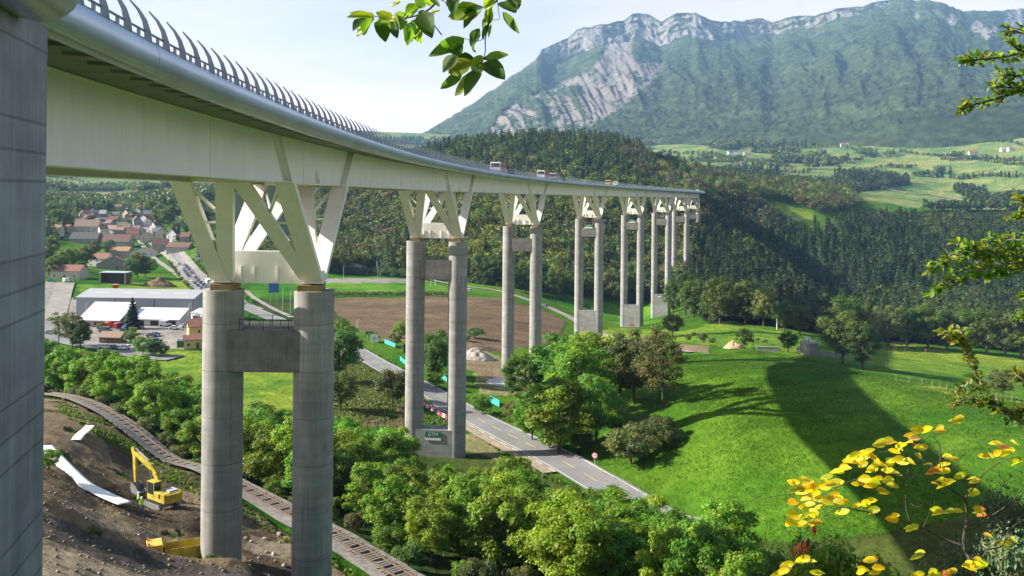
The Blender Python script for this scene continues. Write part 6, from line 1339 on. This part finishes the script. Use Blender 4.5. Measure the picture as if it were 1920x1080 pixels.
fence([(1636,682),(1652,686),(1670,688)], 'pale short fence beside the large spreading tree', 1.4); fence([(1680,712),(1740,722),(1800,735),(1900,752)], 'wire fence across the meadow below the cows'); fence([(1310,640),(1360,648),(1430,655)], 'wire fence before the meadow crest'); fence([(1130,890),(1200,925),(1300,985),(1345,1020)], 'wire fence along the road verge', 4.0)
# power line from the tall pole
P0, P1 = HP(1457, 617) + Vector((0, 0, 14.5)), on(1990, 330) + Vector((0, 0, 14)); e = empty('power_line', P0, 0, 'two sagging power lines crossing before the dark wood', 'power line')
for s in (-1, 1): b = MB(); b.tube([(P1 - P0) * (k / 16) + Vector((0, s * .9, -16 * (k / 16) * (1 - k / 16) * 1.2)) for k in range(17)], .022, 4); b.build('wire', M_DKSTEEL, e)
# ------------------------------------------------------------------ cows
M_COW = M('brown_cow_hide', (.085, .04, .022), rough=.9, var=.3, scale=3); M_COW2 = M('pale_muzzle', (.35, .28, .22), rough=.9)
def cow(p, rot, label, group=None, head=1.0):
    e = empty('cow', p, rot, label, 'cow', group); J = {'rump': (-.75,0,1.15,.30), 'belly': (-.1,0,1.02,.37), 'chest': (.62,0,1.08,.34), 'neck': (1.0,0,.75+.5*head,.2), 'head': (1.32,0,.45+.75*head,.14), 'muz': (1.6,0,.22+.8*head,.095), 'tail': (-1.02,0,1.22,.04), 'tailend': (-1.1,0,.55,.03)}
    E_ = [('rump','belly'),('belly','chest'),('chest','neck'),('neck','head'),('head','muz'),('rump','tail'),('tail','tailend')]
    for s, n in ((1,'l'),(-1,'r')):
        J[n+'st']=(-.6,s*.2,.82,.17); J[n+'hk']=(-.82,s*.2,.45,.075); J[n+'hf']=(-.74,s*.2,.04,.06); J[n+'el']=(.62,s*.2,.75,.14); J[n+'kn']=(.66,s*.2,.4,.07); J[n+'ff']=(.64,s*.2,.04,.06); J[n+'ear']=(1.22,s*.2,.62+.75*head,.04)
        E_ += [('rump',n+'st'),(n+'st',n+'hk'),(n+'hk',n+'hf'),('chest',n+'el'),(n+'el',n+'kn'),(n+'kn',n+'ff'),('head',n+'ear')]
    names = list(J); me = bpy.data.meshes.new('cow_body'); me.from_pydata([J[k][:3] for k in names], [(names.index(a), names.index(b)) for a, b in E_], [])
    o = link('body', me, e, M_COW); o.modifiers.new('skin', 'SKIN')
    for k, v in zip(names, me.skin_vertices[0].data): v.radius = (J[k][3], J[k][3]); v.use_root = (k == 'belly')
    o.modifiers.new('sub', 'SUBSURF').levels = 1; bpy.context.view_layer.update(); nm = bpy.data.meshes.new_from_object(o.evaluated_get(bpy.context.evaluated_depsgraph_get())); o.modifiers.clear(); o.data = nm
    nm.polygons.foreach_set('use_smooth', [True] * len(nm.polygons)); return e
stand, graze = cow(HP(1668, 655), 3.0, 'brown cow, leftmost of the herd on the right meadow'), cow(HP(1700, 659), .1, 'brown grazing cow in the middle of the herd on the right meadow', None, .15)
for px, py, r_, src, lb in ((1678,657,1.2,graze,'small brown cow seen end-on beside the leftmost of the herd'),(1711,656,3.3,stand,'brown cow standing close behind the middle grazing one'),(1736,661,1.4,stand,'brown calf-sized cow seen end-on right of the middle pair'),(1763,659,.0,graze,'brown cow, rightmost of the herd'),(1644,657,.3,stand,'brown cow at the right side of the large spreading tree'),(1434,644,3.1,graze,'brown cow between the two small crest trees'),(1420,641,.5,stand,'brown cow half behind the small round crest tree')):
    o = copy_tree(src); o.location = HP(px, py); o.rotation_euler = (0, 0, r_); o['label'] = lb

# rubble strewn over the digging site
g = np.random.default_rng(91); VV, FF = [], []; n0 = 0; base = None
bm = bmesh.new(); bmesh.ops.create_icosphere(bm, subdivisions=1, radius=1); bv = np.array([v.co[:] for v in bm.verts]); bf = np.array([[v.index for v in f.verts] for f in bm.faces]); bm.free()
for _ in range(2600):
    px, py = g.uniform(70, 640), g.uniform(800, 1095); 
    if not in_poly(np.array([px]), np.array([py]), SITE)[0]: continue
    Y = g.uniform(62, 112); p = on(px, Y); r = .04 + .15 * g.random() ** 4
    v = bv * (1 + g.normal(0, .16, (len(bv), 1))) * r * np.array([1.2, 1, .75]) + np.array([p.x, p.y, p.z + r * .25]); VV.append(v); FF.append(bf + n0); n0 += len(v)
o = link('rubble', np_mesh('rubble', np.concatenate(VV), np.concatenate(FF), M('rubble_stone', (.175, .145, .11), rough=.95, var=.3, scale=2))); tag(o, kind='stuff')
# ------------------------------------------------------------------ foreground boughs
M_LEAFN = leaf_mat('near_leaf', 0.5, 0.42, 0.0, 0.0); M_TWIG = M('twig_bark', (.09, .07, .055), rough=.9, var=.3, scale=20); M_TWIGP = M('pale_twig_bark', (.36, .33, .29), rough=.85, var=.3, scale=20)
class Leaves:
    def __init__(s): s.V = []; s.F = []; s.C = []
    def leaf(s, base, tip, width, normal, col, g, curl=.15):
        """one ovate leaf, folded along its midrib and arched"""
        base, tip = Vector(base), Vector(tip); d = tip - base; L_ = d.length; d.normalize(); n = Vector(normal); n = (n - d * n.dot(d)); n.normalize(); w = d.cross(n); k0 = len(s.V); fold = g.uniform(.15, .7)
        T = [0, .1, .25, .45, .65, .82, .94, 1.0]; Wd = [.02, .5, .88, 1.0, .86, .55, .22, .0]
        for t, ww in zip(T, Wd):
            wav = 1 + .06 * math.sin(t * 21 + k0)
            c = base + d * (L_ * t) - n * (curl * L_ * (t * t)) 
            for sd_ in (-1, -.5, 0, .5, 1):
                s.V.append(c + w * (sd_ * ww * width * .5 * wav) + n * (abs(sd_) ** 1.3 * ww * width * .5 * fold + .03 * width * math.sin(t * 9 + sd_ * 3)))
                v = (0.84 if sd_ == 0 else 1.0) * g.uniform(.9, 1.1); ed = .72 if (t > .9 or abs(sd_) == 1) and g.random() < .35 else 1; s.C.append((col[0] * v, col[1] * v * ed, col[2] * v))
        for i in range(len(T) - 1):
            for j in range(4): s.F.append((k0 + i * 5 + j, k0 + i * 5 + j + 1, k0 + i * 5 + j + 6, k0 + i * 5 + j + 5))
    def build(s, name, parent):
        c = Vector(parent.location); o = link(name, np_mesh(name, np.array([v - c for v in s.V]), np.array(s.F), M_LEAFN, np.array(s.C), True), parent); return o
def stems(e, polys, m, name='twigs'):
    b = MB(); c = Vector(e.location)
    for pts, r0, r1 in polys:
        n = len(pts); Q = []
        for i in range(n - 1):
            for k in range(4): 
                p0, p1, p2, p3 = (pts[max(i - 1, 0)], pts[i], pts[i + 1], pts[min(i + 2, n - 1)]); t = k / 4
                Q.append(.5 * (2 * p1 + (p2 - p0) * t + (2 * p0 - 5 * p1 + 4 * p2 - p3) * t * t + (3 * p1 - p0 - 3 * p2 + p3) * t ** 3) - c)
        Q.append(pts[-1] - c); b.tube(Q, [r0 + (r1 - r0) * k / (len(Q) - 1) for k in range(len(Q))], 6)
    return b.build(name, m, e, smooth=True)
LG, DG, MGN, PG = (.30, .43, .012), (.06, .125, .014), (.17, .29, .016), (.20, .25, .12)  # the light greens paint in the glow of backlit leaves
g = random.Random(3)
# hanging bough at the top
Y0 = 3.3; f4 = lambda zx, zy, dy=0.0: at(640 + zx / 5.333, zy / 5.333, Y0 + dy)
top = empty('hanging_branch', f4(1250, -260), 0, 'broad green leaves hanging into the sky at the top', 'branch')
stems(top, [([f4(1250, -260), f4(1050, -120, .02), f4(940, 30), f4(850, 110), f4(700, 170), f4(500, 190), f4(320, 160)], .006, .0012), ([f4(1250, -260), f4(1450, -140), f4(1560, -20), f4(1500, 70), f4(1475, 240), f4(1440, 380), f4(1430, 560), f4(1310, 700)], .006, .0012), ([f4(1440, 380), f4(1350, 412), f4(1230, 385)], .0016, .001), ([f4(1560, -20), f4(1570, 110), f4(1580, 190), f4(1510, 200)], .0016, .001), ([f4(850, 110), f4(890, 190), f4(950, 280), f4(1005, 350)], .002, .0026), ([f4(960, -20), f4(1040, 20), f4(1090, 70), f4(1400, 80)], .002, .001), ([f4(1560, -60), f4(1680, -20), f4(1800, 15)], .003, .0015)], M_TWIG)
lv = Leaves()
for bx, by, tx, ty, w, col in ((330,170,50,155,70,LG),(310,130,160,365,120,LG),(240,180,110,265,90,DG),(330,190,205,345,110,DG),(400,190,440,412,135,DG),(500,185,345,125,70,LG),(520,215,560,382,100,DG),(640,130,480,195,80,LG),(790,60,635,160,110,LG),(705,220,660,435,95,LG),(755,220,772,412,110,MGN),(800,120,885,325,150,DG),(660,210,625,330,90,DG),(850,120,750,270,130,DG),(815,-10,925,50,100,LG),(735,-30,840,65,130,DG),(865,150,932,138,40,PG),(620,-15,542,42,55,LG),(1160,-30,1015,5,70,DG),(1130,-20,1110,110,110,DG),(1400,85,1072,183,150,MGN),(1425,70,1190,268,140,DG),(1530,-20,1425,85,90,LG),(1490,65,1470,250,75,LG),(1470,165,1400,285,60,MGN),(1600,20,1745,135,160,DG),(1620,120,1780,338,75,DG),(1465,240,1392,400,40,DG),(1230,385,932,520,130,MGN),(1345,310,1270,525,110,DG),(1215,445,1075,545,110,DG),(1150,555,1025,690,105,PG),(1330,590,1150,590,110,DG),(1305,600,1048,745,130,MGN),(1215,710,985,900,85,(.11,.19,.014)),(1410,555,1298,695,85,LG),(1460,640,1310,715,90,MGN),(1415,700,1178,950,145,DG),(1430,620,1625,765,150,DG),(1445,572,1652,540,75,MGN),(1690,-40,1770,90,120,DG),(560,150,610,260,80,MGN),(430,140,480,230,60,PG),(900,-40,960,30,60,DG),(700,90,620,200,80,MGN),(1180,80,1240,200,60,MGN)):
    if g.random() < .55: ox, oy = g.uniform(-45, 45), g.uniform(-40, 40); lv.leaf(f4(bx + ox, by + oy, .1), f4(tx + ox * 1.4 + g.uniform(-50, 50), ty + oy * 1.4 - 20, .12), w / 5.333 * Y0 / FPX, (g.uniform(-.5, .5), -1, g.uniform(-.1, .9)), [c * g.uniform(.7, 1.2) for c in (LG, DG, MGN)[g.randrange(3)]], g, .1)
    j = g.uniform(-.09, .09); k = g.uniform(-.13, .13)
    lv.leaf(f4(bx, by, j), f4(tx, ty, j + k), w / 5.333 * Y0 / FPX * 1.3, (g.uniform(-.5, .5), -1, g.uniform(-.1, .9)), [c * g.uniform(.8, 1.2) for c in col], g, g.uniform(-.05, .22))
lv.build('leaves', top)
def spray(name, label, Y, limbs, dens, lsize, cols, m, seed, side=34):
    """a bough of small leaves: limbs given by where the photograph shows them"""
    g = random.Random(seed); P = [[at(x, y, Y + dy) for x, y, dy in l] for l in limbs]
    e = empty(name, P[0][0], 0, label, 'branch'); lv = Leaves(); st = []; sc = Y / FPX
    for pts in P:
        st.append((pts, .012 * Y / 7, .003 * Y / 7)); tot = sum((pts[i + 1] - pts[i]).length for i in range(len(pts) - 1)); n = int(tot / (sc * 6.5))
        for q in range(n + 1):
            u = (q + g.random()) / (n + 1) * (len(pts) - 1); i = min(int(u), len(pts) - 2); p = pts[i].lerp(pts[i + 1], u - i); d = (pts[i + 1] - pts[i]).normalized()
            s = 1 if q % 2 else -1; out = (d * .7 + Vector((0, g.uniform(-1, 1), s * g.uniform(.15, .8)))).normalized(); Lt = g.uniform(.35, 1) * side * sc * (1.15 - .6 * u / (len(pts) - 1)); tw = [p, p + out * Lt * .5, p + out * Lt + Vector((0, 0, -.06 * Lt))]
            st.append((tw, .0028, .001)); m_ = max(3, int(dens * 1.5 * Lt / (lsize * .75)))
            for k in range(m_):
                t = (k + .5) / m_; b_ = p + out * Lt * t; dd = (out * .6 + Vector((g.uniform(-1, 1), g.uniform(-1, 1), g.uniform(-.5, .8)))).normalized(); L_ = lsize * g.uniform(.65, 1.2)
                lv.leaf(b_, b_ + dd * L_, L_ * .58, (g.uniform(-.7, .5), g.uniform(-1, .2), 1), [c * g.uniform(.7, 1.3) for c in cols[int(g.random() ** 1.4 * len(cols))]], g, .12)
    stems(e, st, m); lv.build('leaves', e); return e
SM = [(.12, .22, .013), (.08, .155, .013), (.20, .30, .013), (.28, .32, .03)]
spray('leafy_bough', 'small leaved green boughs at the upper right edge', 7.0, [[(1960,90,.3),(1890,105,0),(1830,112,-.2),(1805,112,-.3)],[(1960,150,.2),(1890,178,0),(1830,195,-.2),(1800,205,-.2)],[(1960,70,0),(1915,62,.1),(1885,52,.1)],[(1960,130,.1),(1905,142,0),(1872,140,0)],[(1960,175,0),(1900,165,0),(1850,160,0)],[(1960,105,.2),(1915,95,0),(1890,78,0)]], 2.2, .055, SM, M_TWIG, 11, 26)
spray('leafy_bough', 'small leaved bough reaching in at mid right before the dark wood', 6.4, [[(1960,482,.3),(1880,480,0),(1830,470,-.1),(1795,458,-.2)],[(1960,488,.3),(1870,498,0),(1805,518,-.2),(1750,545,-.3)],[(1960,470,.2),(1860,468,0),(1790,480,-.1),(1738,508,-.3)],[(1960,500,.3),(1890,505,.1),(1850,515,0)],[(1960,455,0),(1900,450,0),(1850,452,0)]], 2.2, .052, SM, M_TWIGP, 12, 30)
spray('leafy_bough', 'small leaf tuft at the right edge above the mid bough', 6.6, [[(1970,392,.2),(1925,400,0),(1896,408,0)],[(1970,405,0),(1925,380,0),(1912,370,0)]], 2.2, .052, SM[2:] + SM[:1], M_TWIG, 13, 18)
spray('leafy_bough', 'sparse leaf tuft at the right edge below the mid bough', 6.6, [[(1975,570,.2),(1935,580,0),(1912,596,0)],[(1975,545,.2),(1940,550,0),(1915,556,0)]], 1.6, .05, SM, M_TWIG, 14, 14)
spray('leafy_bough', 'upright yellow green bough on a pale twig over the cow meadow', 6.0, [[(1970,812,.2),(1920,795,0),(1880,768,0),(1850,735,-.1),(1830,700,-.1),(1815,655,-.2),(1800,618,-.2)],[(1830,700,-.1),(1800,640,-.2),(1770,622,-.3)],[(1870,760,0),(1820,748,-.1),(1785,758,-.2)],[(1850,735,0),(1815,720,0),(1790,735,0)],[(1970,740,.2),(1930,720,0),(1905,702,0)],[(1970,780,.2),(1935,762,0),(1900,775,0)]], 2.0, .05, [(.20, .24, .02), (.12, .19, .015), (.28, .27, .03), (.06, .11, .012)], M_TWIGP, 15, 24)
# the yellow beech sapling at the lower right
Y1 = 4.6; f5 = lambda zx, zy, dy=0.0: at(1440 + zx / 3.375, 760 + zy / 3.375, Y1 + dy)
rt = on(1860, Y1 + .25); sp = empty('beech_sapling', rt, 0, 'thin sapling with bright yellow autumn leaves in the lower right foreground', 'sapling')
ST = [([(1420,1900),(1340,1250),(1310,1100),(1280,980),(1240,890),(1250,770),(1260,680),(1245,590)], .013, .006), ([(1245,590),(1120,510),(1000,465),(850,435)], .005, .002), ([(1240,890),(1100,840),(980,775),(860,735),(700,690),(520,655),(440,650),(330,720)], .006, .0015), ([(1250,585),(1310,510),(1380,420),(1490,350)], .005, .002), ([(1310,500),(1090,420),(930,310)], .0035, .0015), ([(1090,420),(1085,250),(1040,190),(1120,150)], .003, .0012), ([(860,435),(700,440),(580,460),(450,510),(350,570),(280,650)], .003, .0012), ([(1270,790),(1400,710),(1560,600),(1680,520)], .004, .0015), ([(1290,960),(1350,920),(1480,890),(1520,800),(1590,740),(1680,700)], .0045, .0018), ([(890,370),(870,620),(900,740)], .002, .0012), ([(1240,770),(1100,690)], .003, .0015), ([(240,570),(120,565),(0,585),(-80,600)], .002, .0008), ([(330,690),(240,790),(180,960),(120,1100)], .002, .0015), ([(1120,510),(1100,330),(1090,250)], .002, .001), ([(540,370),(600,430),(620,460)], .0015, .001), ([(860,290),(680,300),(530,370)], .002, .001), ([(930,310),(960,250),(1030,190)], .002, .001), ([(900,620),(960,640),(1040,560)], .0015, .0008), ([(1000,560),(990,640)], .001, .0006), ([(980,775),(1060,600)], .0015, .0008), ([(1100,340),(1220,240)], .0015, .0006), ([(1490,350),(1560,330),(1680,330)], .002, .001)]
stems(sp, [([f5(x, y, g.uniform(-.05, .05)) if i else f5(x, y) for i, (x, y) in enumerate(pts)], r0, r1) for pts, r0, r1 in ST], M_TWIG)
YL, OR, BRL, YGN = (.68, .56, .010), (.50, .17, .02), (.16, .055, .022), (.42, .40, .02); lv = Leaves()
PTS = [(1180,100),(1090,140),(1000,150),(720,230),(700,245),(780,240),(880,230),(900,180),(980,260),(800,290),(610,300),(530,330),(650,320),(600,370),(700,350),(480,390),(450,420),(830,330),(790,350),(890,350),(660,400),(770,410),(820,425,YGN),(700,460),(610,460),(550,495),(640,510),(720,530),(790,505),(1010,370),(1110,375),(1050,410,OR),(1180,340),(960,315),(1130,410),(1220,440),(1070,490),(1120,490),(230,465),(150,490),(370,450),(350,490),(430,475),(210,525),(360,515),(260,530),(300,580,OR),(420,560),(160,610),(260,620),(380,610),(480,610),(330,600),(220,640),(560,635),(620,615),(670,655),(480,670),(160,685),(220,700),(290,690),(130,740),(190,750),(260,750),(800,700),(910,770),(1080,670),(1160,660),(1310,480),(1300,540),(1340,650,OR),(1350,690,OR),(1460,240),(1500,262,OR),(1360,320),(1450,300),(1520,290),(1580,340),(1560,235),(1400,820),(1560,850),(1500,870),(1260,1000),(1340,980),(1350,1010),(950,945),(670,965),(700,1025),(590,1050),(330,1065),(200,985),(260,980),(110,1020),(80,1050),(1040,1050),(960,1060),(1130,1065,OR),(930,205,(.6,.42,.12)),(938,258,BRL),(580,320),(510,350),(740,380),(680,480),(760,470),(840,250),(640,280),(290,500),(400,500),(320,640),(240,590),(180,530),(60,1065)]
PTS = [q for p in PTS for q in ([p] if g.random() < .15 else [p, (p[0] + g.uniform(-38, 38), p[1] + g.uniform(-22, 22))])]
for q in PTS:
    x, y = q[:2]; col = q[2] if len(q) > 2 else (YL if g.random() < .82 else YGN); a = g.uniform(-.5, .5) + (math.pi if g.random() < .72 else 0); Lp = g.uniform(58, 98); dx, dz = math.cos(a) * Lp, math.sin(a) * Lp * .6; j = g.uniform(-.16, .16)
    lv.leaf(f5(x - dx / 2, y + dz / 2, j), f5(x + dx / 2, y - dz / 2 + 8, j + g.uniform(-.08, .08)), g.uniform(33, 50) / 3.375 * Y1 / FPX, (g.uniform(-.7, .2), -1.0 + g.uniform(-.2, .5), g.uniform(.3, 1.2)), [c * g.uniform(.8, 1.15) for c in col], g, g.uniform(-.1, .25))
for x, y in ((290,800),(300,790),(230,880),(200,900),(180,915),(215,905),(240,900),(160,930),(220,930)):
    lv.leaf(f5(x, y - 40, g.uniform(-.05, .05)), f5(x + g.uniform(-25, 25), y + 45, g.uniform(-.05, .05)), 24 / 3.375 * Y1 / FPX, (g.uniform(-1, 1), -1, .2), [c * g.uniform(.5, 1) for c in BRL], g, .3)
lv.build('leaves', sp)
HAZE_D = 6.2e-5
# ------------------------------------------------------------------ air
hm = bpy.data.materials.new('valley_air'); hm.use_nodes = True; t = hm.node_tree
for n in list(t.nodes):
    if n.type != 'OUTPUT_MATERIAL': t.nodes.remove(n)
pv = t.nodes.new('ShaderNodeVolumePrincipled'); pv.inputs['Color'].default_value = (0.34, 0.62, 1.0, 1); pv.inputs['Density'].default_value = HAZE_D; pv.inputs['Anisotropy'].default_value = 0.0
t.links.new(pv.outputs[0], t.nodes['Material Output'].inputs['Volume'])
try: hm.cycles.homogeneous_volume = True
except Exception: pass
hb = MB(); hb.box((200, 4600, 690), (15000, 10400, 1800)); hz = hb.build('haze', hm); tag(hz, kind='stuff')
